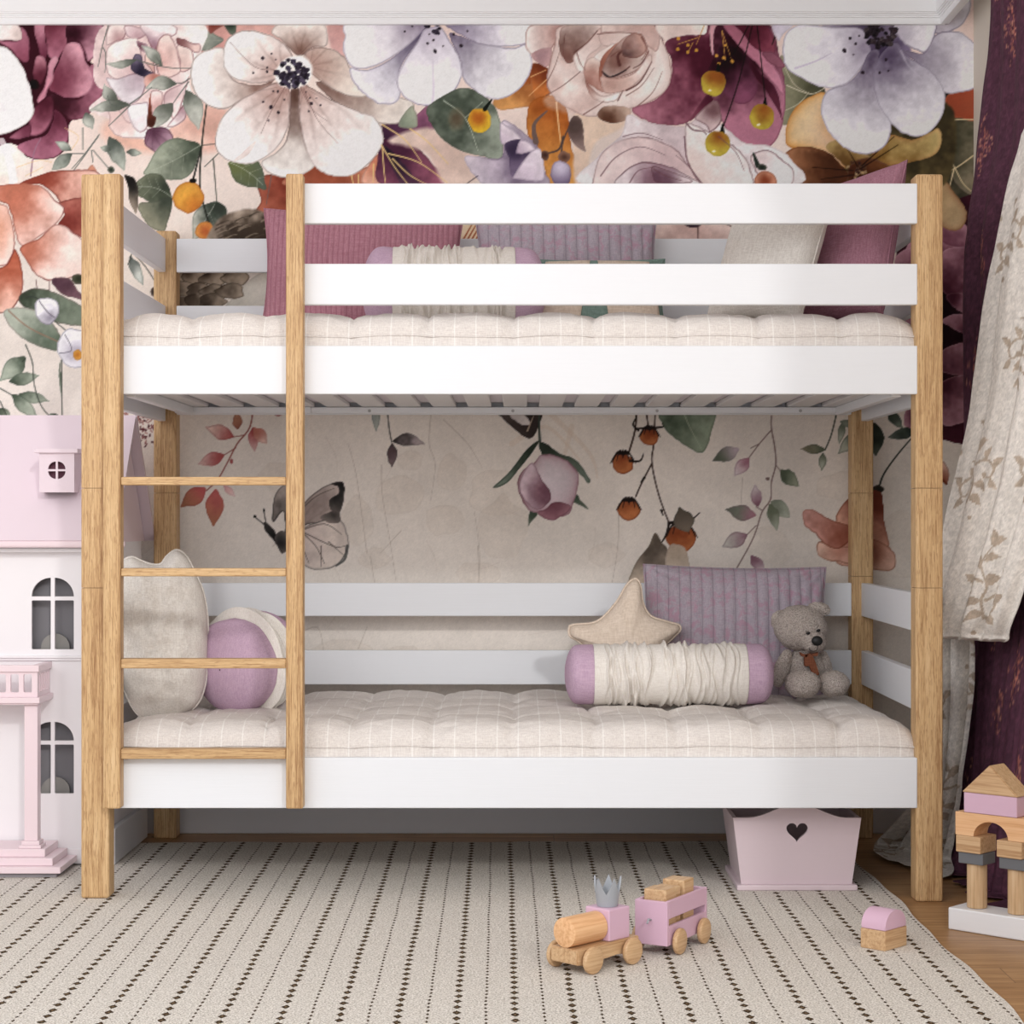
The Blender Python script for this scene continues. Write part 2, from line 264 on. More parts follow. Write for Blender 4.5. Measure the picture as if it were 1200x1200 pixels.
    P([(100, 206), (106, 194), (112, 198), (114, 206)], (106, 206), (200, 110, 90), (214, 150, 120), ea=.3); B(130, 199, 4, 4, DGRN, GRN)
    for a in ([(20, 196), (45, 188), (60, 190)], [(30, 206), (50, 196)], [(76, 150), (92, 160), (84, 175)]): S(a, .8, .8, (220, 186, 120), .7)
    S([(2, 165), (12, 190), (16, 215)], 7, 10, (240, 238, 238), .7)
    # grey-brown bird, partly hidden by the rails
    P([(240, 285), (255, 258), (275, 248), (295, 245), (320, 255), (320, 290), (290, 300), (250, 300)], (300, 275), (70, 58, 48), (186, 168, 150), ea=.1, n=.8, soft=3)
    for i in range(22):
        q = random.Random(i+50); x = q.uniform(250, 312); y = q.uniform(250, 282); S([(x, y), (x+8, y-4), (x+14, y-5)], 2., .5, q.choice(((60, 50, 42), (150, 134, 116), (90, 78, 66))), .7)
    P([(290, 330), (312, 318), (330, 330), (330, 372), (262, 368), (272, 350)], (320, 340), (224, 216, 204), (196, 190, 178), ea=.1)
    for i in range(11):
        q = random.Random(i+90); x = 212+i % 4*20; y = 326+(i//4)*14
        B(x+q.uniform(-5, 5), y+q.uniform(-2, 2), 17, 9, (70, 58, 48), (176, 158, 138), off=(-10, -6), edge=(44, 36, 30), ea=.5, n=.8, rough=.2, seed=i)
    P([(146, 205), (158, 210), (162, 225), (160, 250), (152, 235), (150, 220)], (152, 212), (30, 28, 26), (150, 136, 120), ea=.2)
    L((152, 300), (168, 335), 13, (80, 88, 84), (190, 196, 190)); S([(155, 295), (170, 312), (182, 330)], 1.2, 1.2, (60, 64, 60)); S([(155, 296), (150, 310)], 1., 1., (60, 64, 60)); B(180, 342, 4, 5, (70, 60, 54), (110, 96, 84))
    # ---------------- large white flower
    wf = dict(edge=(96, 74, 70), ea=.6, n=.25, wet=.16, rim=(226, 218, 212), ra=.18, rw=4)
    TR = (170, 132, 122)
    P([(318, 38), (330, 27), (376, 27), (384, 42), (382, 54), (366, 56), (352, 66), (338, 56), (328, 46)], (351, 64), (120, 84, 72), (238, 228, 220), veins=6, **wf)
    P([(370, 96), (420, 108), (460, 112), (484, 120), (480, 136), (462, 146), (436, 142), (404, 128)], (380, 98), (120, 88, 78), (230, 222, 212), **wf)
    P([(223, 86), (228, 68), (244, 58), (262, 57), (264, 78), (276, 94), (300, 100), (320, 95), (306, 108), (284, 117), (264, 128), (244, 124), (228, 108)], (318, 95), (130, 94, 82), (248, 245, 240), k=.8, **wf)
    P([(262, 76), (262, 58), (268, 44), (284, 36), (304, 37), (326, 46), (342, 62), (342, 78), (324, 93), (302, 98), (282, 95), (269, 88)], (330, 84), TR, (250, 247, 243), k=.7, veins=5, **wf)
    P([(355, 68), (364, 57), (384, 56), (402, 65), (412, 82), (422, 100), (432, 112), (414, 114), (396, 108), (376, 96), (362, 84)], (362, 78), (172, 136, 124), (228, 218, 206), k=.8, veins=6, **wf)
    P([(341, 104), (350, 104), (352, 145), (360, 176), (370, 192), (356, 204), (336, 208), (316, 203), (306, 190), (324, 178), (337, 158)], (345, 115), (86, 56, 46), (238, 234, 228), k=.9, **wf)
    P([(322, 97), (338, 100), (340, 122), (337, 152), (322, 176), (298, 191), (276, 191), (257, 180), (252, 163), (260, 138), (280, 118), (302, 106)], (334, 100), TR, (250, 248, 245), k=.75, veins=8, **wf)
    P([(352, 100), (364, 102), (388, 116), (420, 130), (440, 138), (449, 156), (446, 174), (430, 194), (410, 206), (386, 205), (366, 192), (356, 168), (350, 132)], (356, 102), TR, (250, 248, 245), k=.75, veins=8, **wf)
    P([(300, 165), (290, 182), (272, 190), (285, 178)], (290, 180), (225, 210, 205), (236, 228, 222), ea=.1)
    P([(322, 84), (336, 68), (356, 66), (366, 80), (360, 98), (342, 104), (326, 98)], (344, 85), (236, 230, 224), (240, 236, 230), ea=.1, soft=3)
    c.cluster(343, 86, 19, ((40, 32, 48), (62, 54, 76), (88, 78, 102), (30, 24, 34)), 60, 2)
    c.dots([(308, 68, 2), (318, 63, 1.1), (323, 70, 1), (313, 79, 1.3), (297, 85, 1.3), (313, 84, 1.7), (309, 119, 1.3), (318, 125, 2.2), (326, 132, 2), (320, 107, 1.2), (326, 107, 1.4), (315, 141, 1.3), (333, 117, 1), (365, 121, 2.1), (376, 123, 1.2), (362, 130, 1.3), (359, 108, .8), (371, 115, .8), (363, 115, .9)])
    for a in ([(322, 82), (298, 78), (270, 50)], [(334, 102), (318, 130), (306, 156)], [(356, 104), (372, 140), (396, 168)], [(352, 102), (366, 128), (384, 142)]): S(a, .8, .4, (110, 78, 74), .8)
    for a in ([(448, 146), (470, 160), (480, 170), (494, 190)], [(476, 148), (500, 165), (525, 192)], [(447, 170), (462, 195), (478, 216)], [(455, 180), (490, 190), (524, 214)], [(460, 186), (480, 205), (500, 216)], [(448, 172), (450, 200), (452, 216)], [(412, 206), (414, 216)], [(420, 205), (420, 216)], [(438, 192), (437, 214)]):
        S(a, 1.6, .9, (224, 192, 124))
    P([(470, 138), (484, 124), (489, 148), (468, 149)], (470, 148), (130, 142, 122), (160, 168, 146))
    # ---------------- white and violet flower
    vf = dict(edge=(84, 70, 92), ea=.5, n=.22, wet=.12, rim=(196, 190, 208), ra=.4, rw=3)
    V = (100, 86, 114); VW = (246, 244, 248)
    P([(520, 22), (600, 22), (624, 28), (624, 44), (610, 53), (572, 54), (542, 42)], (520, 36), (122, 108, 134), VW, k=.7, **vf)
    P([(411, 79), (430, 82), (456, 70), (478, 52), (498, 32), (500, 40), (480, 62), (468, 84), (470, 106), (464, 120), (446, 122), (426, 110), (412, 92)], (492, 40), (78, 66, 92), (232, 230, 236), k=.8, **vf)
    P([(411, 24), (404, 44), (402, 60), (412, 78), (432, 80), (458, 68), (482, 50), (498, 32), (500, 20)], (500, 24), (150, 136, 156), (240, 238, 240), k=.6, **vf)
    P([(528, 38), (560, 50), (600, 56), (616, 52), (624, 72), (616, 96), (598, 112), (576, 117), (556, 106), (543, 92), (540, 74), (532, 54)], (528, 40), (80, 66, 92), (240, 239, 242), k=.6, **vf)
    P([(498, 34), (516, 32), (528, 48), (539, 70), (541, 90), (528, 112), (508, 123), (488, 122), (470, 110), (465, 92), (476, 68), (490, 48)], (506, 34), (190, 180, 196), (240, 238, 242), k=.7, **vf)
    S([(507, 70), (508, 100), (507, 122)], 1.2, 3, (206, 196, 210), .8)
    c.cluster(510, 29, 12, ((30, 24, 36), (50, 42, 58)), 16, 3, (2, 3.4))
    c.dots([(474, 37, 1.4), (483, 31, 1.2), (508, 47, 1.5), (501, 51, 1.6), (510, 60, 2.6), (519, 54, 1.1), (503, 40, 1), (532, 40, 1.8), (540, 54, 2.2), (548, 36, 1.3)])
    P([(502, 124), (520, 112), (540, 103), (556, 106), (572, 117), (586, 140), (588, 185), (560, 182), (530, 172), (508, 150), (500, 134)], (520, 120), (66, 76, 64), (152, 162, 146), edge=(60, 68, 56), n=.6)
    S([(520, 118), (545, 138), (560, 176)], 1.2, .8, (170, 180, 162)); S([(545, 138), (565, 120)], .9, .5, (170, 180, 162)); B(535, 140, 10, 14, (112, 84, 62), (120, 120, 98), alpha=.6, ea=0, soft=4)
    B(562, 141, 14, 14, (190, 96, 30), (228, 188, 44), off=(-2, -4), edge=(190, 130, 30), rim=(232, 190, 50), ra=.6, n=.4); S([(568, 128), (576, 117)], 5, 2, (24, 30, 24))
    # lilac bloom under it
    lp = dict(edge=(80, 62, 92), ea=.4, n=.3)
    P([(588, 142), (610, 152), (630, 172), (638, 200), (640, 218), (575, 218), (556, 206), (546, 192), (548, 182), (588, 184)], (610, 190), (120, 104, 128), (220, 208, 218), **lp)
    P([(586, 144), (600, 152), (612, 164), (600, 166), (588, 168)], (590, 164), (206, 190, 204), (226, 214, 222), **lp)
    P([(592, 168), (612, 164), (605, 180), (624, 178), (618, 198), (600, 206), (596, 186)], (604, 176), (62, 50, 76), (130, 112, 140), **lp)
    P([(610, 164), (622, 168), (626, 176), (606, 180)], (606, 178), (190, 170, 188), (230, 216, 226), **lp); P([(602, 206), (622, 178), (634, 176), (638, 200), (634, 212), (610, 210)], (610, 206), (206, 190, 206), (228, 216, 226), **lp)
    S([(560, 206), (546, 216)], 1, .8, (60, 50, 60))
    # hanging bud and brown leaves on rust
    S([(660, 160), (655, 175), (640, 180)], 2.4, 2, (86, 70, 66)); S([(672, 138), (660, 165), (658, 182)], 1.6, 2, (86, 70, 66)); S([(641, 130), (626, 146), (628, 166)], 1.6, 7, (110, 90, 84)); S([(628, 166), (630, 170)], 5, 1, (110, 90, 84))
    P([(672, 136), (680, 138), (684, 152), (684, 168), (686, 178), (676, 172), (668, 162), (666, 148)], (672, 150), (90, 72, 68), (160, 136, 130), ea=.3); B(639, 182, 5, 6, (70, 46, 40), (110, 76, 60)); B(661, 184, 7, 7, (84, 56, 46), (140, 100, 80))
    P([(645, 204), (650, 190), (662, 190), (669, 198), (668, 212), (662, 218), (650, 216)], (657, 196), (200, 190, 210), (116, 100, 130), **lp)
    # ---------------- pale rose
    rz = dict(edge=(108, 62, 56), n=.3, wet=.16)
    P([(621, 30), (662, 28), (650, 52), (640, 62), (624, 64), (616, 54)], (658, 40), (170, 124, 116), (238, 226, 220), ea=.5, **rz)
    P([(624, 62), (646, 56), (642, 78), (628, 72)], (636, 66), (170, 132, 136), (190, 150, 150), ea=.1)
    P([(640, 96), (644, 74), (650, 52), (662, 28), (766, 26), (778, 48), (787, 82), (782, 104), (765, 118), (742, 127), (712, 134), (690, 137), (668, 128), (650, 116)], (700, 70), (212, 186, 178), (238, 228, 222), ea=.5, rim=(190, 156, 148), ra=.6, rw=7, **rz)
    P([(694, 30), (766, 28), (770, 60), (745, 45), (710, 38), (696, 52)], (760, 32), (196, 162, 154), (230, 214, 206), ea=.3, **rz)
    P([(662, 30), (704, 28), (700, 42), (688, 52), (676, 62), (672, 72), (664, 73), (656, 60), (655, 46)], (666, 70), (100, 64, 56), (228, 210, 202), ea=.4, **rz)
    P([(704, 32), (704, 54), (690, 66), (684, 84), (676, 82), (672, 66), (686, 52)], (700, 34), (214, 188, 180), (236, 224, 218), ea=.45, **rz)
    P([(704, 38), (740, 38), (750, 38), (728, 52), (712, 54), (704, 52)], (706, 40), (212, 186, 178), (236, 226, 220), ea=.45, **rz)
    P([(684, 86), (688, 70), (700, 66), (706, 78), (704, 96), (708, 108), (698, 104), (688, 96)], (690, 100), (176, 120, 106), (230, 214, 204), ea=.5, **rz)
    P([(708, 56), (722, 50), (716, 62), (704, 72), (696, 66)], (710, 60), (230, 214, 206), (238, 228, 222), ea=.5, **rz)
    P([(704, 70), (718, 54), (726, 50), (720, 64), (708, 78), (706, 100), (708, 108), (702, 96)], (708, 80), (160, 98, 80), (196, 140, 122), ea=.3, **rz)
    P([(706, 80), (716, 60), (734, 42), (752, 40), (760, 56), (758, 70), (744, 84), (722, 92), (708, 90)], (726, 70), (130, 90, 80), (232, 218, 210), ea=.6, **rz)
    P([(728, 56), (734, 44), (746, 38), (756, 46), (757, 60), (746, 68), (732, 66)], (732, 62), (90, 62, 60), (190, 150, 138), ea=.5, **rz)
    P([(704, 90), (722, 92), (744, 84), (760, 64), (764, 72), (752, 92), (734, 106), (712, 110), (706, 104)], (720, 96), (206, 170, 158), (238, 226, 220), ea=.5, **rz)
    P([(684, 90), (694, 104), (708, 112), (726, 108), (722, 118), (704, 120), (692, 112)], (690, 100), (150, 96, 84), (240, 232, 226), k=.5, ea=.5, **rz)
    for a, w in (([(664, 73), (660, 62), (662, 40)], 1), ([(700, 36), (688, 50), (672, 62)], 1.2), ([(640, 112), (660, 100), (680, 84)], 1.2), ([(706, 84), (712, 90), (724, 88), (738, 78)], 2.4), ([(726, 76), (724, 66), (728, 60)], 4.), ([(734, 106), (750, 96), (764, 72)], 2.), ([(724, 118), (730, 106)], 1.4), ([(768, 30), (777, 48)], 1.6), ([(760, 60), (752, 74), (742, 80)], 1.6)):
        S(a, w, w*.6, (92, 50, 46), .85)
    S([(708, 86), (716, 90), (734, 82)], 2, 1.2, (48, 44, 50))
    for a, w in (([(641, 96), (650, 78), (656, 60)], 1.), ([(684, 134), (700, 124), (708, 118)], 1.2), ([(745, 126), (765, 108), (776, 84)], 1.), ([(716, 66), (728, 58), (740, 56)], 1.2), ([(752, 44), (758, 58), (752, 70)], 1.6), ([(700, 40), (726, 38), (752, 40)], 1.), ([(676, 62), (680, 74), (686, 82)], 1.2), ([(734, 112), (752, 100), (766, 80)], 1.)): S(a, w*1.3, w*.5, (120, 76, 68), .8)
    for x, y, rx, ry in ((664, 66, 9, 14), (735, 52, 12, 9), (690, 96, 10, 10), (762, 60, 7, 16), (716, 100, 14, 7), (652, 100, 9, 14)): B(x, y, rx, ry, (158, 112, 102), (210, 180, 170), alpha=.35, ea=0, soft=5)
    P([(700, 136), (710, 124), (738, 127), (735, 140), (716, 144)], (712, 142), (96, 60, 44), (200, 172, 154), ea=.2)
    B(668, 118, 30, 14, (190, 150, 140), (226, 210, 202), off=(20, 14), alpha=.45, ea=0, soft=5)
    # ---------------- mauve bloom with yellow beads
    mf = dict(edge=(84, 34, 52), ea=.4, n=.45)
    P([(770, 28), (830, 28), (826, 44), (808, 44), (790, 44), (780, 48)], (800, 40), (222, 200, 192), (232, 216, 208), ea=.2)
    P([(780, 50), (800, 42), (826, 40), (830, 28), (846, 28), (846, 60), (836, 78), (832, 104), (826, 124), (806, 143), (784, 147), (760, 143), (740, 128), (766, 118), (784, 100), (787, 74)], (838, 70), (78, 24, 42), (178, 112, 130), **mf)
    P([(808, 142), (832, 106), (836, 114), (834, 120)], (830, 116), (80, 28, 46), (130, 64, 84), ea=.2)
    P([(832, 28), (845, 28), (840, 60), (834, 62)], (838, 40), (206, 150, 160), (216, 164, 172), ea=.4)
    P([(842, 28), (900, 28), (912, 60), (920, 100), (920, 130), (912, 160), (896, 176), (880, 178), (862, 166), (846, 142), (836, 118), (828, 90), (836, 66)], (862, 60), (48, 12, 24), (180, 114, 136), R=100, **mf)
    P([(840, 60), (850, 50), (880, 70), (888, 100), (880, 118), (866, 122), (852, 112), (842, 96)], (864, 62), (34, 8, 18), (130, 70, 96), **mf)
    P([(878, 70), (890, 84), (905, 98), (912, 112), (917, 140), (912, 130), (896, 104), (884, 88)], (884, 78), (60, 16, 32), (104, 46, 64), **mf)
    P([(846, 28), (858, 28), (878, 46), (898, 66), (916, 92), (918, 112), (905, 96), (888, 76), (868, 56)], (850, 30), (170, 100, 120), (196, 128, 150), **mf)
    P([(864, 28), (892, 28), (905, 40), (908, 62), (900, 64), (884, 56), (872, 42)], (880, 40), (84, 28, 44), (140, 66, 84), **mf)
    P([(893, 62), (908, 62), (920, 76), (914, 80), (902, 74)], (900, 66), (130, 76, 92), (150, 90, 108), **mf)
    for a in ([(826, 28), (816, 52)], [(818, 44), (794, 52)], [(812, 50), (806, 62)], [(846, 36), (850, 70)], [(846, 36), (858, 72)]): S(a, 1., .7, (196, 142, 66))
    c.dots([(795, 45, 2.2), (806, 53, 2), (816, 59, 2), (794, 58, 2.2), (806, 61, 2), (840, 65, 2), (848, 68, 2), (858, 72, 2.2), (850, 53, 1.6), (842, 75, 2)], (206, 148, 56))
    # white rose underneath
    wr = dict(edge=(104, 66, 74), ea=.75, n=.3, wet=.14)
    P([(690, 218), (700, 184), (728, 158), (736, 134), (762, 144), (800, 148), (820, 138), (846, 146), (870, 166), (905, 172), (930, 190), (925, 218)], (800, 190), (206, 186, 190), (238, 234, 234), ea=.2, n=.4, rim=(210, 196, 198), ra=.3)
    P([(694, 214), (702, 184), (720, 168), (752, 160), (788, 172), (806, 192), (822, 216), (700, 218)], (776, 200), (206, 178, 180), (230, 212, 208), **wr)
    P([(726, 218), (730, 202), (752, 190), (782, 194), (806, 206), (820, 218)], (766, 206), (140, 104, 118), (236, 228, 228), **wr)
    P([(764, 206), (766, 194), (790, 202), (812, 212), (796, 216), (770, 214)], (770, 210), (110, 74, 90), (230, 216, 218), **wr)
    P([(802, 162), (806, 144), (826, 152), (846, 160), (870, 180), (880, 200), (880, 218), (826, 218), (806, 190)], (812, 200), (226, 206, 200), (234, 226, 224), **wr)
    P([(814, 138), (838, 118), (846, 140), (834, 154), (826, 146)], (836, 130), (120, 84, 88), (206, 182, 182), **wr)
    P([(880, 182), (900, 176), (918, 188), (930, 200), (926, 218), (900, 218), (884, 198)], (884, 190), (226, 208, 208), (238, 230, 230), **wr)
    S([(804, 144), (812, 152), (824, 154), (828, 158)], 2.2, 1., (120, 84, 92)); S([(802, 160), (806, 190), (822, 214)], 1.4, .8, (110, 70, 80))
    for (x, y, top) in ((836, 97, (878, 28)), (893, 137, (887, 28)), (841, 168, (882, 28))):
        S([top, ((top[0]+x)/2+(4 if x < 890 else 3), (top[1]+y)/2-2), (x+(6 if x < 890 else 4), y-18)], 1.3, 1.3, (22, 20, 18)); S([(x+(6 if x < 890 else 4), y-22), (x+(5 if x < 890 else 3), y-10)], 2, 7, (18, 22, 18))
        B(x, y, 14.5, 15, (150, 84, 30), (196, 176, 60), off=(3, -9), edge=(150, 130, 30), n=.4, seed=3)
        B(x-4, y+9, 2, 1.2, (246, 240, 200), (246, 240, 200), ea=0)
    for a, w in (([(704, 206), (722, 184), (750, 172), (780, 182)], 1.2), ([(738, 214), (748, 200), (766, 196)], 1.2), ([(766, 198), (780, 206), (800, 212)], 1.4), ([(820, 214), (808, 196), (792, 182)], 1.2), ([(842, 160), (862, 178), (872, 200)], 1.), ([(730, 160), (752, 156), (776, 164)], 1.)): S(a, w*1.3, .6, (116, 78, 86), .8)
    S([(883, 180), (888, 194)], 2.5, 6, (46, 54, 46)); B(893, 196, 6, 4, (40, 48, 40), (70, 78, 66)); B(897, 212, 13, 12, (150, 70, 44), (206, 140, 110), edge=(110, 50, 30))
    S([(913, 28), (905, 52)], 1.6, 1.2, (30, 30, 28))
    # ---------------- last white flower
    gw = (232, 229, 236)
    B(1036, 62, 34, 26, (70, 56, 82), (120, 106, 134), ea=0, soft=3)
    P([(905, 28), (930, 28), (918, 40), (912, 48)], (905, 30), (190, 180, 196), (210, 204, 214), ea=.2)
    P([(1094, 30), (1100, 0), (1130, -20), (1138, 4), (1130, 26), (1116, 36), (1098, 40)], (1096, 36), (170, 160, 170), gw, **vf)
    P([(1058, 58), (1082, 62), (1095, 42), (1112, 36), (1132, 42), (1150, 60), (1152, 86), (1142, 104), (1108, 109), (1096, 92), (1078, 76)], (1064, 58), (90, 76, 100), gw, k=.7, **vf)
    P([(960, 26), (1060, 26), (1040, 50), (1014, 40), (985, 36)], (1020, 36), (84, 70, 94), (170, 158, 176), ea=.2)
    P([(1047, 24), (1094, 24), (1096, 40), (1086, 60), (1074, 58), (1056, 48)], (1046, 40), (170, 160, 176), (230, 226, 230), k=.7, **vf)
    P([(917, 58), (922, 38), (940, 29), (975, 32), (1010, 34), (1020, 60), (1012, 76), (992, 98), (966, 103), (940, 92), (922, 80)], (1018, 52), (150, 138, 158), (240, 238, 243), k=.5, **vf)
    P([(1018, 62), (1030, 60), (1026, 84), (1026, 108), (1042, 134), (1044, 156), (1034, 174), (1012, 181), (988, 172), (968, 150), (962, 126), (970, 106), (992, 98), (1008, 82)], (1024, 66), (88, 74, 98), (238, 236, 242), k=.6, **vf)
    P([(1030, 68), (1042, 54), (1052, 52), (1064, 66), (1084, 78), (1100, 94), (1108, 114), (1102, 140), (1084, 158), (1062, 158), (1042, 142), (1028, 118), (1023, 90)], (1040, 60), (86, 72, 98), (238, 236, 242), k=.7, **vf)
    S([(1056, 60), (1064, 76), (1080, 92)], 3, 1, (200, 194, 210), .35); S([(932, 80), (955, 72), (975, 62)], 3, .6, (180, 168, 190), .6)
    c.cluster(1033, 40, 19, ((30, 20, 26), (50, 36, 40), (20, 14, 18), (70, 58, 60)), 60, 7)
    c.dots([(990, 59, 2.8), (996, 45, 1.8), (1003, 51, 1.6), (1000, 64, 1.1), (1007, 42, 1.2), (1011, 85, 2.3), (1031, 85, 1.5), (1041, 83, 1.2), (1038, 70, 2)])
    # ---------------- salmon bloom at the left edge
    of = dict(edge=(104, 44, 40), ea=.75, n=.4)
    RU = (192, 112, 88); SA = (238, 208, 198)
    P([(22, 216), (50, 204), (84, 199), (120, 205), (125, 250), (80, 246), (62, 226), (46, 216)], (42, 212), (150, 66, 50), (232, 190, 174), **of)
    P([(66, 240), (90, 232), (130, 232), (135, 290), (100, 280), (82, 270), (68, 264), (76, 250)], (66, 262), (130, 52, 44), (206, 134, 118), **of)
    P([(-60, 225), (0, 217), (24, 215), (50, 219), (64, 234), (76, 244), (68, 260), (48, 276), (26, 288), (17, 270), (12, 248), (0, 236), (-60, 240)], (14, 232), RU, SA, R=70, **of)
    P([(-60, 245), (0, 238), (12, 254), (18, 284), (12, 304), (0, 312), (-60, 310)], (-20, 270), (214, 142, 112), SA, **of)
    P([(24, 290), (46, 279), (64, 263), (80, 268), (96, 280), (112, 300), (104, 318), (84, 326), (60, 329), (44, 324), (32, 308)], (28, 290), RU, SA, R=60, **of)
    P([(-60, 318), (0, 314), (14, 298), (18, 292), (25, 310), (27, 335), (18, 358), (0, 367), (-60, 360)], (12, 302), (182, 92, 66), (232, 186, 168), **of)
    S([(42, 328), (44, 342)], 1, 1, (110, 80, 80)); S([(58, 330), (58, 344)], 1, 1, (110, 80, 80))
    P([(60, 328), (80, 326), (96, 345), (120, 360), (90, 350), (72, 344)], (62, 330), (78, 50, 62), (130, 96, 104)); B(92, 327, 9, 6, (50, 54, 40), (80, 84, 66))
    P([(22, 348), (40, 338), (66, 343), (95, 358), (130, 380), (90, 382), (60, 376), (30, 362)], (25, 350), (56, 66, 52), (122, 134, 116), n=.6); P([(4, 366), (22, 360), (48, 366), (66, 384), (72, 400), (66, 411), (40, 404), (18, 390)], (70, 400), (92, 108, 90), (170, 178, 162), n=.5)
    S([(10, 364), (34, 384), (72, 402)], 1.6, 1.2, (150, 116, 96)); S([(30, 348), (44, 350), (60, 372), (78, 388)], 1.2, 1.2, (60, 66, 60))
    P([(43, 352), (54, 349), (66, 353), (69, 366), (62, 378), (54, 381), (44, 374), (41, 362)], (58, 372), (150, 144, 160), (244, 244, 248), edge=(90, 84, 100), ea=.5); S([(46, 353), (56, 366), (64, 372)], 1.2, 1, (90, 84, 96))
    P([(68, 400), (78, 386), (92, 386), (110, 392), (115, 425), (92, 431), (78, 428), (68, 415)], (92, 412), (190, 184, 200), (242, 242, 246), edge=(90, 84, 100), ea=.5); S([(76, 392), (84, 410), (70, 414)], 1, 1, (110, 104, 120)); B(91, 416, 6, 6, (200, 120, 40), (226, 160, 60))
    for b, t, w in (((30, 418), (0, 446), 22), ((10, 448), (46, 440), 15), ((14, 462), (44, 490), 17), ((22, 462), (58, 470), 13), ((0, 478), (12, 496), 14), ((68, 486), (50, 492), 8), ((70, 425), (72, 470), 3)): L(b, t, w, (72, 86, 70), (164, 174, 156), n=.5)
    for a in ([(30, 404), (38, 425), (40, 450), (48, 475), (62, 492)], [(30, 420), (26, 424)], [(0, 455), (14, 463)], [(72, 422), (73, 495)], [(0, 470), (10, 492)]): S(a, 1.4, 1.2, (60, 68, 60))
    # ---------------- things seen between the upper rails
    P([(520, 255), (572, 250), (566, 285), (538, 282)], (560, 260), (222, 196, 160), (232, 210, 184), ea=0)
    for i in range(7): S([(541+i*5, 284), (556+i*5, 258)], 2.2, 1., (170, 84, 44))
    P([(768, 250), (900, 250), (896, 330), (766, 320)], (812, 262), (200, 166, 158), (234, 218, 208), ea=.1, n=.5); B(812, 262, 10, 5, (50, 34, 46), (70, 50, 60)); S([(818, 266), (818, 280)], 1.4, 1, (70, 46, 44)); S([(850, 262), (860, 268), (863, 282)], 1.4, 1.2, (90, 60, 60))
    # ---------------- lower wall: pink sprig
    def sprig(path, leaves, col, w=1.8):
        S(path, w, w*.8, col)
        for b, t, ww, a, z in leaves: L(b, t, ww, a, z, edge=tuple(int(v*.7) for v in a), ea=.35, n=.35)
    R1 = (178, 84, 84); R2 = (232, 204, 200)
    sprig([(297, 470), (293, 500), (278, 520), (266, 543), (255, 562), (242, 575)],
          [((274, 512), (241, 500), 17, R1, (228, 200, 190)), ((279, 503), (277, 482), 11, (150, 92, 76), (196, 140, 110)), ((296, 501), (298, 530), 12, R1, R2), ((297, 501), (313, 520), 14, (200, 120, 104), (222, 190, 180)),
           ((263, 533), (232, 544), 16, R1, R2), ((241, 572), (212, 594), 20, (196, 92, 92), (168, 112, 84)), ((253, 573), (250, 617), 21, (190, 94, 92), (176, 116, 84)), ((262, 568), (276, 582), 8, (214, 160, 160), R2)], (150, 84, 76))
    S([(286, 510), (274, 512)], 1.2, 1, (150, 84, 76)); S([(276, 525), (263, 533)], 1.2, 1, (150, 84, 76)); B(271, 541, 2, 3, R1, R1); B(326, 486, 4, 1.5, R1, R1)
    for i in range(130):
        q = random.Random(i+300); x = 158+q.gauss(0, 13); y = 498+q.gauss(0, 10); a = q.uniform(0, 6.28); S([(x, y), (x+2.5*math.cos(a), y+2.5*math.sin(a))], 2., 1.4, q.choice(((90, 36, 42), (130, 70, 72), (70, 24, 32), (170, 120, 112))), .9)
    # butterfly
    bk = (46, 46, 46)
    P([(333, 600), (320, 612), (320, 590), (325, 575), (338, 566), (350, 575), (348, 640), (335, 645)], (335, 625), (60, 56, 54), (186, 172, 164), edge=bk, ea=.7, veins=6)
    P([(345, 625), (352, 600), (360, 585), (380, 570), (398, 565), (403, 572), (400, 590), (396, 606), (385, 612), (360, 615)], (345, 622), (150, 132, 126), (196, 180, 172), edge=bk, ea=.85, veins=8, k=1.4)
    P([(348, 625), (370, 612), (395, 608), (405, 620), (409, 638), (402, 655), (392, 664), (375, 668), (358, 664), (350, 648)], (350, 622), (196, 178, 172), (214, 200, 190), edge=bk, ea=.7)
    P([(388, 567), (402, 564), (404, 580), (398, 600), (388, 598), (386, 586), (397, 578), (396, 570)], (402, 568), (24, 24, 24), (90, 84, 80), ea=.3, n=.6); P([(375, 606), (395, 598), (398, 612), (385, 612)], (390, 604), (60, 56, 54), (130, 120, 114), ea=.2)
    for a in ([(352, 622), (380, 614), (400, 626)], [(352, 622), (370, 640), (380, 660)], [(356, 624), (390, 640), (404, 640)], [(376, 640), (376, 664)], [(385, 635), (402, 650)], [(354, 640), (362, 660)], [(350, 600), (370, 582), (392, 572)]): S(a, 1.3, .6, (96, 86, 80))
    S([(407, 640), (404, 655), (394, 663)], 4, 2, (70, 72, 72), .8); S([(311, 616), (299, 606)], 1.2, 1.2, (30, 30, 30)); S([(312, 615), (309, 598)], 1.2, 1.2, (30, 30, 30)); c.dots([(299, 605, 1.8), (309, 598, 1.6)], (24, 24, 24))
    P([(309, 612), (316, 616), (324, 626), (331, 640), (332, 648), (328, 646), (320, 632), (311, 622)], (320, 630), (26, 26, 26), (60, 58, 56), ea=.3); P([(322, 630), (330, 622), (338, 628), (336, 645), (330, 646)], (328, 636), (40, 38, 38), (96, 90, 86), ea=.2)
    # dark leaves, moth corner, rose bud
    L((440, 475), (441, 506), 10, (140, 146, 140), (184, 190, 184)); S([(454, 480), (456, 502), (459, 518)], 1.6, 1.4, (70, 70, 66)); L((460, 517), (498, 521), 15, (34, 32, 32), (190, 172, 174), bend=-.2); L((460, 519), (459, 548), 12, (66, 50, 54), (132, 110, 114))
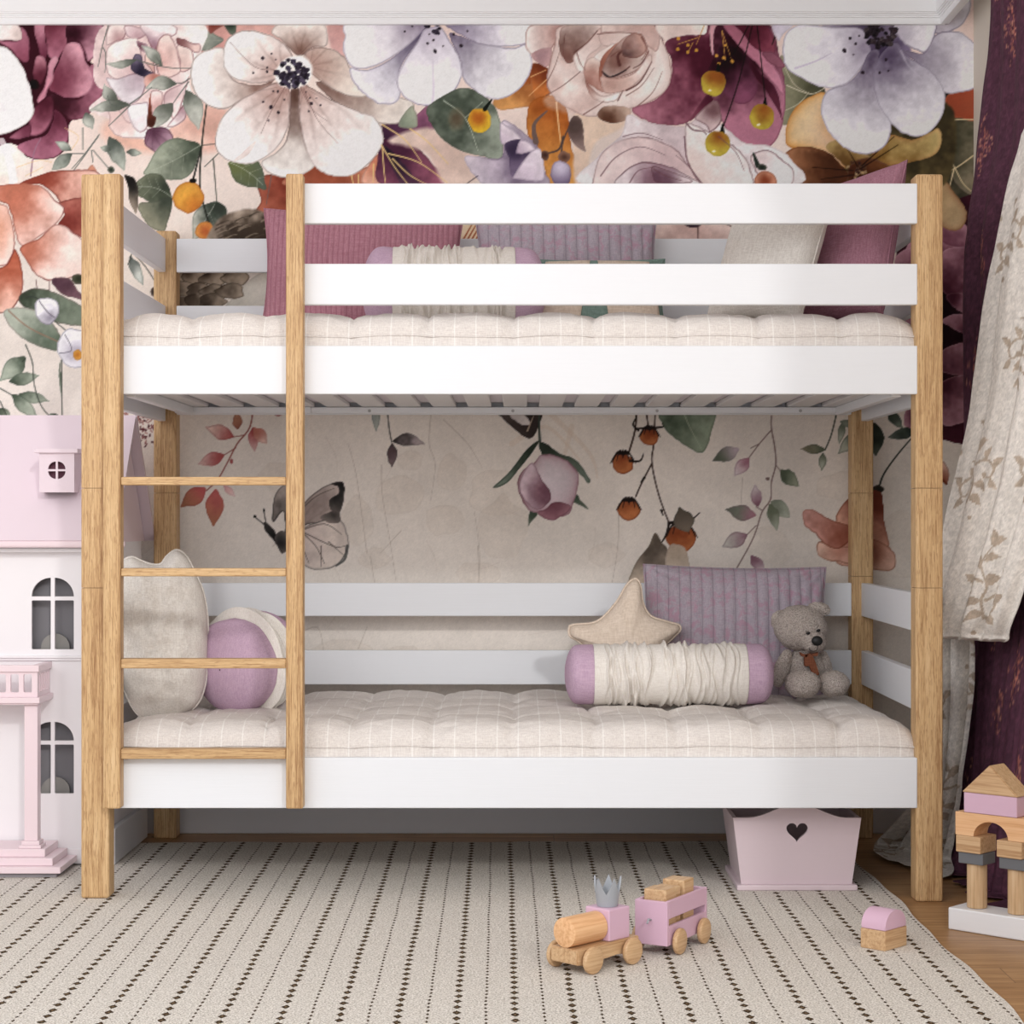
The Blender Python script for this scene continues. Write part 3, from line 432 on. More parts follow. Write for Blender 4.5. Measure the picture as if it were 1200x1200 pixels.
    P([(584, 480), (632, 480), (631, 500), (621, 514), (604, 504), (592, 494)], (625, 500), (60, 50, 48), (96, 84, 80), edge=(40, 32, 30), ea=.6); P([(596, 484), (612, 484), (622, 497), (608, 496)], (600, 486), (200, 190, 188), (226, 218, 214), ea=.3); S([(618, 505), (625, 488)], 2, 1, (170, 150, 130))
    S([(632, 480), (632, 502), (633, 524)], 2., 3, (62, 72, 64))
    for pts in ([(632, 516), (624, 530), (608, 550), (594, 566), (577, 572), (594, 556), (604, 544), (618, 526)], [(634, 518), (655, 530), (676, 540), (690, 560), (689, 566), (676, 552), (655, 540), (636, 534)]): P(pts, (632, 520), (50, 60, 50), (112, 126, 112), edge=(40, 48, 42), ea=.5)
    P([(674, 578), (684, 590), (690, 597), (676, 590), (670, 586)], (674, 580), (66, 80, 66), (110, 124, 106)); P([(621, 598), (630, 602), (622, 612), (619, 617)], (625, 600), (66, 80, 66), (110, 124, 106))
    P([(626, 542), (634, 533), (650, 533), (668, 542), (678, 556), (677, 572), (672, 590), (666, 603), (650, 605), (640, 600), (622, 600), (612, 586), (606, 568), (612, 552)], (642, 560), (214, 200, 206), (176, 140, 150), edge=(96, 56, 66), ea=.7, R=70, rim=(140, 90, 102), ra=.7, rw=6)
    P([(612, 556), (624, 542), (634, 560), (646, 580), (640, 592), (628, 598), (616, 588), (608, 572)], (640, 575), (120, 78, 92), (214, 190, 200), edge=(90, 50, 62), ea=.6)
    P([(630, 600), (640, 596), (650, 588), (668, 592), (666, 600), (656, 606), (648, 610), (634, 606)], (648, 590), (120, 72, 84), (160, 110, 122), edge=(70, 34, 44), ea=.6)
    # dark stems with rust berries
    bl = (34, 26, 24)
    for a, w in (([(746, 480), (744, 505), (737, 530)], 2.2), ([(757, 480), (760, 502)], 1.8), ([(768, 480), (766, 520), (764, 543), (772, 580), (784, 613)], 1.8), ([(764, 543), (752, 566), (745, 582)], 1.8)): S(a, w, w, (60, 40, 34))
    for x, y, r, dn in ((761, 512, 11, 1), (730, 543, 13, 1), (737, 598, 13, 1), (798, 630, 17, 1)):
        B(x, y, r, r*.95, (140, 66, 34), (190, 110, 62), off=(0, -r*.8), edge=(96, 40, 22), ea=.6, n=.6, rough=.1)
        for k in range(7):
            a = -math.pi/2+(k-3)*.5; S([(x, y-r*.8), (x+r*.6*math.cos(a), y-r*.8+r*.4*math.sin(a)), (x+r*1.15*math.cos(a), y-r*.5+r*.5*abs(math.cos(a)))], 2.6, .8, bl)
    for a in ([(784, 613), (805, 612), (820, 601)], [(784, 613), (800, 608), (804, 602)], [(784, 614), (780, 628), (772, 640)], [(748, 504), (742, 498), (745, 490)], [(762, 502), (777, 500), (776, 496)], [(757, 502), (746, 502)], [(738, 540), (750, 540), (754, 532)], [(775, 598), (777, 604)], [(755, 560), (751, 565)]): S(a, 3., 1.2, bl)
    P([(775, 478), (835, 478), (834, 505), (824, 530), (806, 524), (786, 510), (776, 496)], (800, 480), (78, 94, 76), (138, 152, 130), edge=(60, 70, 56), n=.6); S([(800, 480), (808, 500), (822, 526)], 1.2, .8, (160, 170, 146))
    for b, t, w in (((806, 624), (796, 594), 24),): L(b, t, w, (120, 106, 92), (90, 80, 70))
    P([(735, 690), (740, 670), (748, 655), (760, 640), (768, 624), (775, 634), (786, 650), (790, 670), (785, 695), (745, 698)], (768, 628), (92, 80, 70), (206, 186, 166), edge=(110, 96, 80), ea=.5, n=.5); P([(784, 640), (800, 640), (806, 650), (806, 672), (780, 672)], (790, 645), (180, 160, 140), (206, 190, 172), ea=.3)
    # violet-green sprig on the right
    st = (128, 104, 100); G1 = (88, 98, 80); G2 = (176, 180, 164); V1 = (140, 96, 112); V2 = (218, 204, 206)
    sprig([(904, 488), (904, 502), (908, 525), (909, 545), (904, 565), (903, 585), (893, 600), (886, 622), (878, 640), (861, 670)],
          [((866, 526), (835, 540), 17, (196, 176, 186), G1), ((878, 536), (860, 558), 15, (160, 100, 118), V2), ((914, 551), (936, 570), 18, G1, (146, 152, 130)), ((888, 594), (884, 568), 13, V1, V2), ((886, 604), (850, 597), 18, (170, 120, 134), (110, 120, 104)), ((904, 587), (926, 606), 18, (128, 136, 118), G2), ((902, 590), (911, 622), 14, (110, 118, 96), G2),
           ((876, 626), (846, 641), 18, V1, (190, 186, 178)), ((880, 651), (896, 672), 13, V1, V2), ((902, 562), (897, 560), 4, st, st)], st)
    S([(903, 505), (890, 520), (878, 536)], 1.4, 1.2, st); S([(909, 545), (915, 552)], 1.2, 1, st); S([(893, 598), (886, 594)], 1.2, 1, st); S([(886, 616), (876, 626)], 1.2, 1, st); S([(890, 520), (880, 525)], 1, 1, st)
    sprig([(980, 486), (974, 510), (967, 527)], [((967, 527), (938, 526), 11, G1, (150, 140, 116)), ((965, 530), (963, 552), 9, G1, G2), ((988, 494), (984, 520), 9, (100, 110, 96), G2), ((984, 494), (1010, 500), 9, (120, 130, 116), G2), ((1010, 505), (982, 532), 16, (80, 92, 78), G2)], (60, 68, 58))
    L((1024, 495), (1026, 535), 22, DGRN, (90, 100, 90)); L((1040, 482), (1058, 502), 13, (60, 72, 62), (120, 130, 118)); L((1074, 504), (1040, 513), 13, (46, 56, 50), (110, 122, 112))
    S([(1076, 505), (1054, 530), (1036, 555), (1030, 572)], 1.4, 2.4, (48, 54, 48)); B(1029, 573, 7, 5, (40, 40, 36), (60, 52, 44))
    pf = dict(edge=(110, 56, 36), ea=.65, n=.35)
    P([(1000, 580), (1024, 574), (1034, 582), (1036, 610), (1042, 640), (1030, 645), (995, 640), (980, 612), (985, 595)], (1026, 580), (124, 58, 42), (216, 160, 136), **pf)
    P([(985, 632), (1000, 628), (1030, 634), (1046, 645), (1050, 662), (1042, 669), (1028, 668), (1005, 664), (980, 660)], (1010, 640), (160, 96, 74), (222, 176, 156), **pf)
    P([(958, 648), (960, 634), (980, 640), (1000, 642), (1004, 660), (980, 658), (966, 656)], (985, 645), (190, 130, 110), (222, 182, 162), **pf)
    P([(940, 604), (944, 597), (956, 599), (976, 610), (995, 616), (998, 630), (985, 642), (970, 640), (956, 626), (944, 616)], (996, 632), (150, 82, 62), (216, 160, 150), **pf)
    P([(1105, 540), (1112, 552), (1110, 566), (1100, 560)], (1105, 565), (150, 80, 60), (214, 170, 150)); S([(1105, 563), (1109, 567)], 3, 3, (120, 60, 40))
    lum = c.c.mean(-1, keepdims=True); c.c = lum+(c.c-lum)*.84
    top = np.clip((420-Y)/120, 0, 1)[..., None]*.5+.5; c.c = np.clip(c.c+((c.c-.5)*.17+.035)*top, .02, .985)
    # paper grain
    c.c *= (1+.015*c.fbm(full, ((4, 1.),)))[..., None]
    c.c *= (1+np.random.RandomState(2).randn(c.ny, c.nx).astype(np.float32)*.012)[..., None]
    return c
#---END
# ---------------------------------------------------------------- helpers
sc = bpy.context.scene
COL = sc.collection
R = math.radians
CX, CY, F, H = 609., 607., 2290., .928         # principal point and focal length of the photograph, eye height
def PT(x, y, Y): return Vector(((x-CX)*Y/F, Y, H-(y-CY)*Y/F))
def lin(c, a=1.):
    out = []
    for v in c[:3]:
        v = v/255.; out.append(v/12.92 if v <= .04045 else ((v+.055)/1.055)**2.4)
    return (*out, a)
def link(o): COL.objects.link(o); return o
def tag(o, label=None, cat=None, group=None, kind=None):
    if label: o['label'] = label
    if cat: o['category'] = cat
    if group: o['group'] = group
    if kind: o['kind'] = kind
    return o
def thing(name, loc, label, cat, group=None, rot=(0, 0, 0)):
    o = link(bpy.data.objects.new(name, None)); o.location = loc; o.rotation_euler = rot; o.empty_display_size = .05
    return tag(o, label, cat, group)
def wmat(o):
    m = Matrix.LocRotScale(o.location, o.rotation_euler, o.scale)
    return wmat(o.parent) @ m if o.parent else m
def obj(name, bm, mat, parent=None, smooth=False, loc=None, local=False, auto=None):
    """bm in world metres (unless local=True); becomes ONE mesh object."""
    me = bpy.data.meshes.new(name)
    bmesh.ops.recalc_face_normals(bm, faces=bm.faces)
    bm.to_mesh(me); bm.free()
    o = link(bpy.data.objects.new(name, me))
    if isinstance(mat, (list, tuple)):
        for m in mat: me.materials.append(m)
    else: me.materials.append(mat)
    if parent is not None:
        o.parent = parent
        if not local: me.transform(wmat(parent).inverted())
    elif loc is not None:
        me.transform(Matrix.Translation(-Vector(loc))); o.location = loc
    if smooth:
        me.shade_smooth()
        if auto is not None:
            me.set_sharp_from_angle(angle=R(auto))
    return o
def struct(name, bm, mat, **k): return tag(obj(name, bm, mat, **k), kind='structure')
def box(bm, x0, x1, y0, y1, z0, z1, bev=0., seg=2, M=None, vert_only=False):
    t = bmesh.new(); bmesh.ops.create_cube(t, size=1)
    for v in t.verts: v.co = Vector(((x0+x1)/2+v.co.x*(x1-x0), (y0+y1)/2+v.co.y*(y1-y0), (z0+z1)/2+v.co.z*(z1-z0)))
    if bev:
        ed = [e for e in t.edges if not vert_only or abs(e.verts[0].co.z-e.verts[1].co.z) > 1e-5]
        bmesh.ops.bevel(t, geom=ed, offset=bev, segments=seg, affect='EDGES', profile=.5)
    merge(bm, t, M)
def merge(bm, t, M=None, mi=None):
    if M is not None: bmesh.ops.transform(t, matrix=M, verts=t.verts)
    if mi is not None:
        for f in t.faces: f.material_index = mi
    me = bpy.data.meshes.new('t'); t.to_mesh(me); t.free(); bm.from_mesh(me); bpy.data.meshes.remove(me)
def BM(*boxes, bev=0., **k):
    bm = bmesh.new()
    for b in boxes: box(bm, *b, bev=bev, **k)
    return bm
def grid_bm(P, closed_u=False, flip=False):
    """P[j][i] points -> quads"""
    bm = bmesh.new(); V = [[bm.verts.new(p) for p in row] for row in P]
    nu = len(V[0])
    for j in range(len(V)-1):
        for i in range(nu if closed_u else nu-1):
            bm.faces.new((V[j][i], V[j][(i+1) % nu], V[j+1][(i+1) % nu], V[j+1][i]))
    return bm
def lathe(bm, prof, n=32, M=None, cap=True):
    t = bmesh.new(); rings = []
    for r, z in prof: rings.append([t.verts.new((r*math.cos(i*math.tau/n), r*math.sin(i*math.tau/n), z)) for i in range(n)])
    for a, b in zip(rings, rings[1:]):
        for i in range(n): t.faces.new((a[i], a[(i+1) % n], b[(i+1) % n], b[i]))
    if cap: t.faces.new(rings[0][::-1]); t.faces.new(rings[-1])
    merge(bm, t, M)
def tube(bm, pts, r, n=8, closed=False):
    pts = [Vector(p) for p in pts]; t = bmesh.new(); rings = []; m = len(pts)
    for i, p in enumerate(pts):
        if closed: d = pts[(i+1) % m]-pts[i-1]
        else: d = pts[min(i+1, m-1)]-pts[max(i-1, 0)]
        d.normalize(); a = d.cross(Vector((.13, .41, .9))).normalized(); b = d.cross(a)
        rr = r[i] if isinstance(r, (list, tuple)) else r
        rings.append([t.verts.new(p+(a*math.cos(k*math.tau/n)+b*math.sin(k*math.tau/n))*rr) for k in range(n)])
    for i in range(m if closed else m-1):
        A, B = rings[i], rings[(i+1) % m]
        for k in range(n): t.faces.new((A[k], A[(k+1) % n], B[(k+1) % n], B[k]))
    if not closed: t.faces.new(rings[0][::-1]); t.faces.new(rings[-1])
    merge(bm, t)
def panel(bm, loops, y0, y1, M=None):
    """flat board in the XZ plane from y0 to y1; loops[0] outline, the others cut-outs"""
    t = bmesh.new(); edges = []
    for L in loops:
        vs = [t.verts.new((x, y0, z)) for x, z in L]
        edges += [t.edges.new((vs[i], vs[(i+1) % len(vs)])) for i in range(len(vs))]
    bmesh.ops.triangle_fill(t, use_beauty=True, use_dissolve=False, edges=edges)
    r = bmesh.ops.extrude_face_region(t, geom=list(t.faces))
    for v in r['geom']:
        if isinstance(v, bmesh.types.BMVert): v.co.y = y1
    merge(bm, t, M)
def prism(bm, outline, y0, y1, M=None, bev=0.):
    t = bmesh.new(); a = [t.verts.new((x, y0, z)) for x, z in outline]; b = [t.verts.new((x, y1, z)) for x, z in outline]; n = len(a)
    t.faces.new(a); t.faces.new(b[::-1])
    for i in range(n): t.faces.new((a[i], b[i], b[(i+1) % n], a[(i+1) % n]))
    if bev: bmesh.ops.bevel(t, geom=list(t.edges), offset=bev, segments=2, affect='EDGES')
    merge(bm, t, M)
def ball(bm, c, r, n=24, M=None):
    t = bmesh.new(); bmesh.ops.create_uvsphere(t, u_segments=n, v_segments=n//2+2, radius=1)
    r = (r, r, r) if not isinstance(r, (tuple, list)) else r
    for v in t.verts: v.co = Vector((v.co.x*r[0], v.co.y*r[1], v.co.z*r[2]))
    if M is not None: bmesh.ops.transform(t, matrix=M, verts=t.verts)
    bmesh.ops.translate(t, vec=Vector(c), verts=t.verts); merge(bm, t)
def fb(p, s, o=3):
    return mnoise.fractal(Vector(p)*s, 1.0, 2.0, o)
# ---------------------------------------------------------------- materials
class N:
    def __init__(s, name, rough=.6, spec=.4):
        s.m = bpy.data.materials.new(name); s.m.use_nodes = True; s.t = s.m.node_tree
        s.b = s.t.nodes['Principled BSDF']; s.b.inputs['Roughness'].default_value = rough; s.b.inputs['Specular IOR Level'].default_value = spec
    def n(s, k, **p):
        x = s.t.nodes.new(k)
        for a, v in p.items():
            if hasattr(x, a) and a not in x.inputs: setattr(x, a, v)
            else: s.set(x.inputs[a], v)
        return x
    def set(s, i, v):
        if isinstance(v, bpy.types.NodeSocket): s.t.links.new(v, i)
        elif hasattr(v, 'outputs'): s.t.links.new(v.outputs[0], i)
        else: i.default_value = v
    def co(s, scale=(1, 1, 1), src='Object', rot=(0, 0, 0)):
        c = s.n('ShaderNodeTexCoord'); m = s.n('ShaderNodeMapping'); s.t.links.new(c.outputs[src], m.inputs['Vector']); m.inputs['Scale'].default_value = scale; m.inputs['Rotation'].default_value = rot
        return m.outputs[0]
    def noise(s, vec, scale, detail=3., rough=.55, dist=0.):
        x = s.n('ShaderNodeTexNoise'); s.set(x.inputs['Vector'], vec); x.inputs['Scale'].default_value = scale; x.inputs['Detail'].default_value = detail; x.inputs['Roughness'].default_value = rough; x.inputs['Distortion'].default_value = dist
        return x.outputs['Fac']
    def ramp(s, f, stops):
        r = s.n('ShaderNodeValToRGB'); s.set(r.inputs[0], f); e = r.color_ramp.elements
        while len(e) < len(stops): e.new(.5)
        for q, (p, c) in zip(e, stops): q.position = p; q.color = c if len(c) == 4 else lin(c)
        return r.outputs[0]
    def mix(s, f, a, b, mode='MIX'):
        x = s.n('ShaderNodeMix', data_type='RGBA', blend_type=mode)
        s.set(x.inputs['Factor'], f); s.set(x.inputs[6], a if not (isinstance(a, tuple) and len(a) == 3) else lin(a)); s.set(x.inputs[7], b if not (isinstance(b, tuple) and len(b) == 3) else lin(b))
        return x.outputs[2]
    def math(s, op, a, b=0., c=None):
        x = s.n('ShaderNodeMath', operation=op); s.set(x.inputs[0], a); s.set(x.inputs[1], b)
        if c is not None: s.set(x.inputs[2], c)
        return x.outputs[0]
    def bump(s, h, strength=.3, dist=.01, prev=None):
        x = s.n('ShaderNodeBump'); s.set(x.inputs['Height'], h); x.inputs['Strength'].default_value = strength; x.inputs['Distance'].default_value = dist
        if prev is not None: s.set(x.inputs['Normal'], prev)
        return x.outputs[0]
    def out(s, col=None, nrm=None, rough=None):
        if col is not None: s.set(s.b.inputs['Base Color'], lin(col) if isinstance(col, tuple) and len(col) == 3 else col)
        if nrm is not None: s.set(s.b.inputs['Normal'], nrm)
        if rough is not None: s.set(s.b.inputs['Roughness'], rough)
        return s.m
def m_wood(name, c0, c1, c2, axis='z', grain=1., rough=.5, src='Object', pores=.5):
    """long-grained timber: stretched fibres, dark pores and slow cathedral bands"""
    a = N(name, rough, .35)
    sc_ = {'z': (1, 1, .03), 'x': (.03, 1, 1), 'y': (1, .03, 1)}[axis]
    v = a.co(sc_, src)
    f = a.noise(v, 330*grain, 4, .75); g = a.noise(v, 20*grain, 3, .5, 1.2)
    v2 = a.co(tuple(q if q == 1 else .10 for q in sc_), src); p = a.noise(v2, 430*grain, 1.5, .5)
    s = a.math('ADD', a.math('MULTIPLY', f, .7), a.math('MULTIPLY', g, .3))
    col = a.ramp(s, [(.36, c1), (.5, c0), (.64, c2)])
    pore = a.ramp(p, [(.58, (0, 0, 0, 1)), (.64, (1, 1, 1, 1))])
    col = a.mix(a.math('MULTIPLY', pore, pores), col, c1)
    return a.out(col, a.bump(f, .15, .002))
def m_paint(name, c, axis='x', rough=.45, amt=.18):
    a = N(name, rough, .4); sc_ = {'z': (1, 1, .04), 'x': (.04, 1, 1), 'y': (1, .04, 1)}[axis]
    v = a.co(sc_); f = a.noise(v, 220, 3, .6)
    return a.out(a.mix(a.math('MULTIPLY', f, .10), c, tuple(int(q*.86) for q in c)), a.bump(f, amt, .0015))
def m_plain(name, c, rough=.5, spec=.4):
    return N(name, rough, spec).out(c)
def m_cloth(name, c, c2, weave=900, stripes=None, scol=None, blotch=None, bcol=None, amt=.35, src='Object', rough=.95):
    """woven cloth; stripes=(axis vector scale, pitch, width) thin lines; blotch = mottled second dye"""
    a = N(name, rough, .1); v = a.co((1, 1, 1), src)
    w1 = a.noise(a.co((1, 1, .12), src), weave*.6, 2, .6); w2 = a.noise(a.co((.12, 1, 1), src), weave*.6, 2, .6)
    w = a.math('ADD', a.math('MULTIPLY', w1, .5), a.math('MULTIPLY', w2, .5))
    col = a.mix(a.ramp(w, [(.36, (0, 0, 0, 1)), (.64, (1, 1, 1, 1))]), c, c2)
    if blotch:
        b = a.noise(v, blotch, 4, .65, .6); col = a.mix(a.ramp(b, [(.5, (0, 0, 0, 1)), (.62, (.75, .75, .75, 1))]), col, bcol)
    h = w
    if stripes:
        ax, pitch, wd, amtc = stripes
        sp = a.n('ShaderNodeSeparateXYZ', Vector=v).outputs[ax]
        wob = a.math('MULTIPLY', a.noise(v, 14, 2), .004)
        u = a.math('FRACT', a.math('DIVIDE', a.math('ADD', a.math('ADD', sp, wob), 10.), pitch))
        d = a.math('ABSOLUTE', a.math('SUBTRACT', u, .5))
        ln = a.ramp(d, [(0., (1, 1, 1, 1)), (wd/pitch, (0, 0, 0, 1))])
        col = a.mix(a.math('MULTIPLY', ln, amtc), col, scol)
    return a.out(col, a.bump(h, amt, .0025))
def m_attr(name, rough=.85, bump_s=260, bump_a=.08, spec=.15, att='paint'):
    a = N(name, rough, spec); x = a.n('ShaderNodeAttribute', attribute_name=att)
    return a.out(x.outputs['Color'], a.bump(a.noise(a.co(), bump_s, 3), bump_a, .002))
OAK = ((200, 164, 118), (150, 110, 72), (220, 188, 144))
mat_oak_z = m_wood('oak_upright', *OAK, axis='z'); mat_oak_x = m_wood('oak_rung', *OAK, axis='x')
mat_white = m_paint('white_painted_wood', (232, 234, 238)); mat_white_y = m_paint('white_painted_side_wood', (234, 236, 240), 'y')
mat_slat = m_paint('white_slat_wood', (226, 224, 224), 'y')
mat_beech = m_wood('beech_block', (204, 168, 128), (172, 132, 92), (216, 186, 146), 'x', .45, .45, pores=.15)
mat_beech_z = m_wood('beech_column', (206, 172, 132), (176, 138, 98), (216, 186, 148), 'z', .45, .45, pores=.15)
mat_pine = m_wood('peach_pine_block', (228, 180, 134), (208, 154, 106), (236, 196, 152), 'x', .35, .45, pores=.08)
mat_toy_pink = m_paint('pink_toy_paint', (214, 178, 198), 'x', .4, .1)
mat_toy_grey = m_plain('grey_toy_paint', (106, 108, 112), .5)
mat_crown = m_plain('light_grey_toy_paint', (158, 162, 168), .45)
mat_house_white = m_plain('dollhouse_white_paint', (238, 234, 236), .4)
mat_house_pink = m_plain('dollhouse_pink_paint', (234, 214, 219), .4)
mat_roof_pink = m_plain('dollhouse_roof_paint', (228, 211, 219), .4)
mat_dark_in = m_plain('interior_shade_grey', (128, 126, 130), .8); mat_dark_pink = m_plain('dark_rose_interior', (110, 70, 84), .8)
mat_crate = m_paint('pink_crate_paint', (218, 200, 206), 'x', .45, .1)
mat_crate_in = m_plain('crate_shadow_side', (150, 112, 122), .7)
# ---------------------------------------------------------------- the room
WY, WX = 5.76, 1.338; S0 = F/WY
def colour_mesh(name, P, cols, mat, loc=None):
    """numpy grid P (nj,ni,3) with a colour per vertex"""
    nj, ni = P.shape[:2]; me = bpy.data.meshes.new(name)
    idx = np.arange(nj*ni).reshape(nj, ni); q = np.stack([idx[:-1, :-1], idx[:-1, 1:], idx[1:, 1:], idx[1:, :-1]], -1).reshape(-1, 4)[:, ::-1]
    me.vertices.add(nj*ni); me.vertices.foreach_set('co', P.astype(np.float32).ravel())
    me.loops.add(q.size); me.loops.foreach_set('vertex_index', q.astype(np.int32).ravel())
    me.polygons.add(len(q)); me.polygons.foreach_set('loop_start', (np.arange(len(q))*4).astype(np.int32)); me.polygons.foreach_set('loop_total', np.full(len(q), 4, np.int32))
    me.update(calc_edges=True)
    c = np.clip(cols, 0, 1); l = np.where(c <= .04045, c/12.92, ((c+.055)/1.055)**2.4).astype(np.float32)
    at = me.color_attributes.new('paint', 'FLOAT_COLOR', 'POINT')
    at.data.foreach_set('color', np.concatenate([l, np.ones(l.shape[:2]+(1,), np.float32)], -1).astype(np.float32).ravel())
    me.materials.append(mat); me.shade_smooth()
    o = link(bpy.data.objects.new(name, me)); return o
mural = paint_mural(1.25)
XX, YY = np.meshgrid((mural.xs-CX)/S0, H-(mural.ys-CY)/S0)
XX = np.clip(XX, -2.4, WX+.02); YY = np.clip(YY, 0, 2.75)
Pm = np.stack([XX, np.full_like(XX, WY), YY], -1)
wb = colour_mesh('wall_back', Pm, mural.c, m_attr('floral_wallpaper', .8, 300, .06)); tag(wb, kind='structure')
mat_beige = m_plain('beige_plaster', (224, 214, 200), .8); mat_ceil = m_plain('ceiling_white', (248, 248, 249), .7)
struct('wall_right', BM((WX, WX+.12, 2.75, WY+.1, 0, 2.75)), mat_beige)
mat_base = m_plain('baseboard_white', (222, 222, 226), .5)
bm = BM((-2.4, WX, WY-.016, WY-.0005, 0, .105), bev=.003); struct('baseboard_back', bm, mat_base)
struct('baseboard_right', BM((WX-.016, WX-.0005, 2.75, WY-.017, 0, .105), bev=.003), mat_base)
# ceiling tray, pelmet board and cornice with an inner mitre
PX = 1.2525
struct('ceiling', BM((-2.4, PX+.012, 3.0, WY-.001, 2.60, 2.66)), mat_ceil)
struct('trim_1', BM((PX, PX+.012, 3.0, WY-.001, 2.384, 2.60)), mat_ceil)
prof = [(0, 2.380), (.014, 2.380), (.016, 2.384), (.016, 2.3975), (.0195, 2.399), (.0195, 2.4025), (.023, 2.4045), (.023, 2.4075), (.027, 2.4095), (.027, 2.4125), (.030, 2.414), (.034, 2.44), (.042, 2.47), (.058, 2.505), (.09, 2.545), (.16, 2.58), (.16, 2.5995), (0, 2.5995)]
rows = []
for px_, py_ in ((-2.4, None), (PX, 'c'), (PX, 3.0)):
    row = []
    for d, z in prof:
        if py_ is None: row.append((px_, WY-.001-d, z))
        elif py_ == 'c': row.append((px_-.001-d, WY-.001-d, z))
        else: row.append((px_-.001-d, py_, z))
    rows.append(row)
bmc = grid_bm(rows, closed_u=True); struct('trim_2', bmc, mat_ceil, smooth=True, auto=35)
# floor of oak boards running along the bed
a = N('oak_floor', .42, .35); v = a.co((1, 1, 1))
sp = a.n('ShaderNodeSeparateXYZ', Vector=v); yy = a.math('DIVIDE', sp.outputs[1], .13); row = a.math('FLOOR', yy)
xx = a.math('ADD', a.math('DIVIDE', sp.outputs[0], 1.1), a.math('MULTIPLY', row, .37)); cell = a.n('ShaderNodeCombineXYZ', X=a.math('FLOOR', xx), Y=row).outputs[0]
wn = a.n('ShaderNodeTexWhiteNoise', Vector=cell).outputs['Value']
off = a.n('ShaderNodeVectorMath', operation='ADD'); a.set(off.inputs[0], a.co((.07, 1, 1))); a.set(off.inputs[1], a.n('ShaderNodeTexWhiteNoise', Vector=cell).outputs['Color'])
g = a.noise(off.outputs[0], 38, 5, .65, .8); f = a.noise(off.outputs[0], 190, 3, .6)
col = a.ramp(a.math('ADD', a.math('MULTIPLY', g, .7), a.math('MULTIPLY', f, .3)), [(.33, (132, 94, 58)), (.5, (172, 132, 90)), (.68, (200, 162, 118))])
col = a.mix(a.math('MULTIPLY', wn, .35), col, (146, 106, 68))
ey = a.math('ABSOLUTE', a.math('SUBTRACT', a.math('FRACT', yy), .5)); ex = a.math('ABSOLUTE', a.math('SUBTRACT', a.math('FRACT', xx), .5))
gap = a.math('MAXIMUM', a.math('GREATER_THAN', ey, .492), a.math('GREATER_THAN', ex, .499)); col = a.mix(a.math('MULTIPLY', gap, .6), col, (70, 46, 28))
mat_floor = a.out(col, a.bump(g, .08, .002))
struct('floor', BM((-2.6, 2.4, .8, WY+.1, -.05, 0)), mat_floor)
# ---------------------------------------------------------------- rug
a = N('woven_rug', .97, .05); v = a.co((1, 1, 1)); sp = a.n('ShaderNodeSeparateXYZ', Vector=v)
wob = a.math('MULTIPLY', a.math('SUBTRACT', a.noise(v, 5, 2), .5), .008)
X_ = a.math('ADD', sp.outputs[0], wob); Y_ = sp.outputs[1]
def beads(a, pitch, shift, py, wx, wy, tex):
    u = a.math('FRACT', a.math('DIVIDE', a.math('ADD', X_, shift+10.8), pitch)); dx = a.math('MULTIPLY', a.math('ABSOLUTE', a.math('SUBTRACT', u, .5)), pitch/wx)
    rowx = a.math('FLOOR', a.math('DIVIDE', a.math('ADD', X_, shift+10.8), pitch))
    w = a.math('FRACT', a.math('ADD', a.math('DIVIDE', Y_, py), a.math('MULTIPLY', rowx, .37))); dy = a.math('MULTIPLY', a.math('ABSOLUTE', a.math('SUBTRACT', w, .5)), py/wy)
    d = a.math('ADD', a.math('ADD', dx, dy), a.math('MULTIPLY', a.math('SUBTRACT', a.noise(v, tex, 2), .5), .9))
    return d
d1 = beads(a, .108, .0, .042, .0095, .0160, 120); d2 = beads(a, .108, .054, .027, .0038, .0085, 120)
on = a.math('MAXIMUM', a.math('LESS_THAN', d1, .95), a.math('LESS_THAN', d2, .95))
d3 = beads(a, .108, .0, .038, .0018, .03, 120); pass
core = a.math('LESS_THAN', d1, .28)
nn = a.noise(v, 250, 3, .75); base = a.ramp(nn, [(.36, (168, 160, 150)), (.5, (222, 215, 205)), (.62, (250, 245, 238))])
base = a.mix(a.math('MULTIPLY', a.noise(v, 2.2, 2), .12), base, (196, 190, 184))
col = a.mix(on, base, a.ramp(nn, [(.4, (44, 34, 26)), (.62, (104, 84, 62))])); col = a.mix(a.math('MULTIPLY', core, .55), col, (150, 128, 100))
mat_rug = a.out(col, a.bump(a.math('ADD', nn, a.math('MULTIPLY', on, .5)), .8, .004))
rx0, rx1, ry0, ry1 = -1.95, .915, 2.75, 5.545
nu, nv = 90, 90; P = []
for z in (.001, .0085):
    pass
def rugp(u, v_, z):
    x = rx0+(rx1-rx0)*u; y = ry0+(ry1-ry0)*v_
    e = u**8; x += e*(.005*math.sin(y*7.)+.003*math.sin(y*19+1)); y += v_**12*(.006*math.sin(x*14)+.003*math.sin(x*31))
    return (x, y, z)
top = [[rugp(i/nu, j/nv, .0085) for i in range(nu+1)] for j in range(nv+1)]
t = grid_bm(top); 
ret = bmesh.ops.extrude_face_region(t, geom=list(t.faces))
for vv in ret['geom']:
    if isinstance(vv, bmesh.types.BMVert): vv.co.z = .001
rug = obj('area_rug', t, mat_rug, loc=(-.5, 4.2, .001)); rug.rotation_euler[2] = R(.57)
tag(rug, 'large cream woven rug with black dotted lines lying under the bunk bed', 'rug')
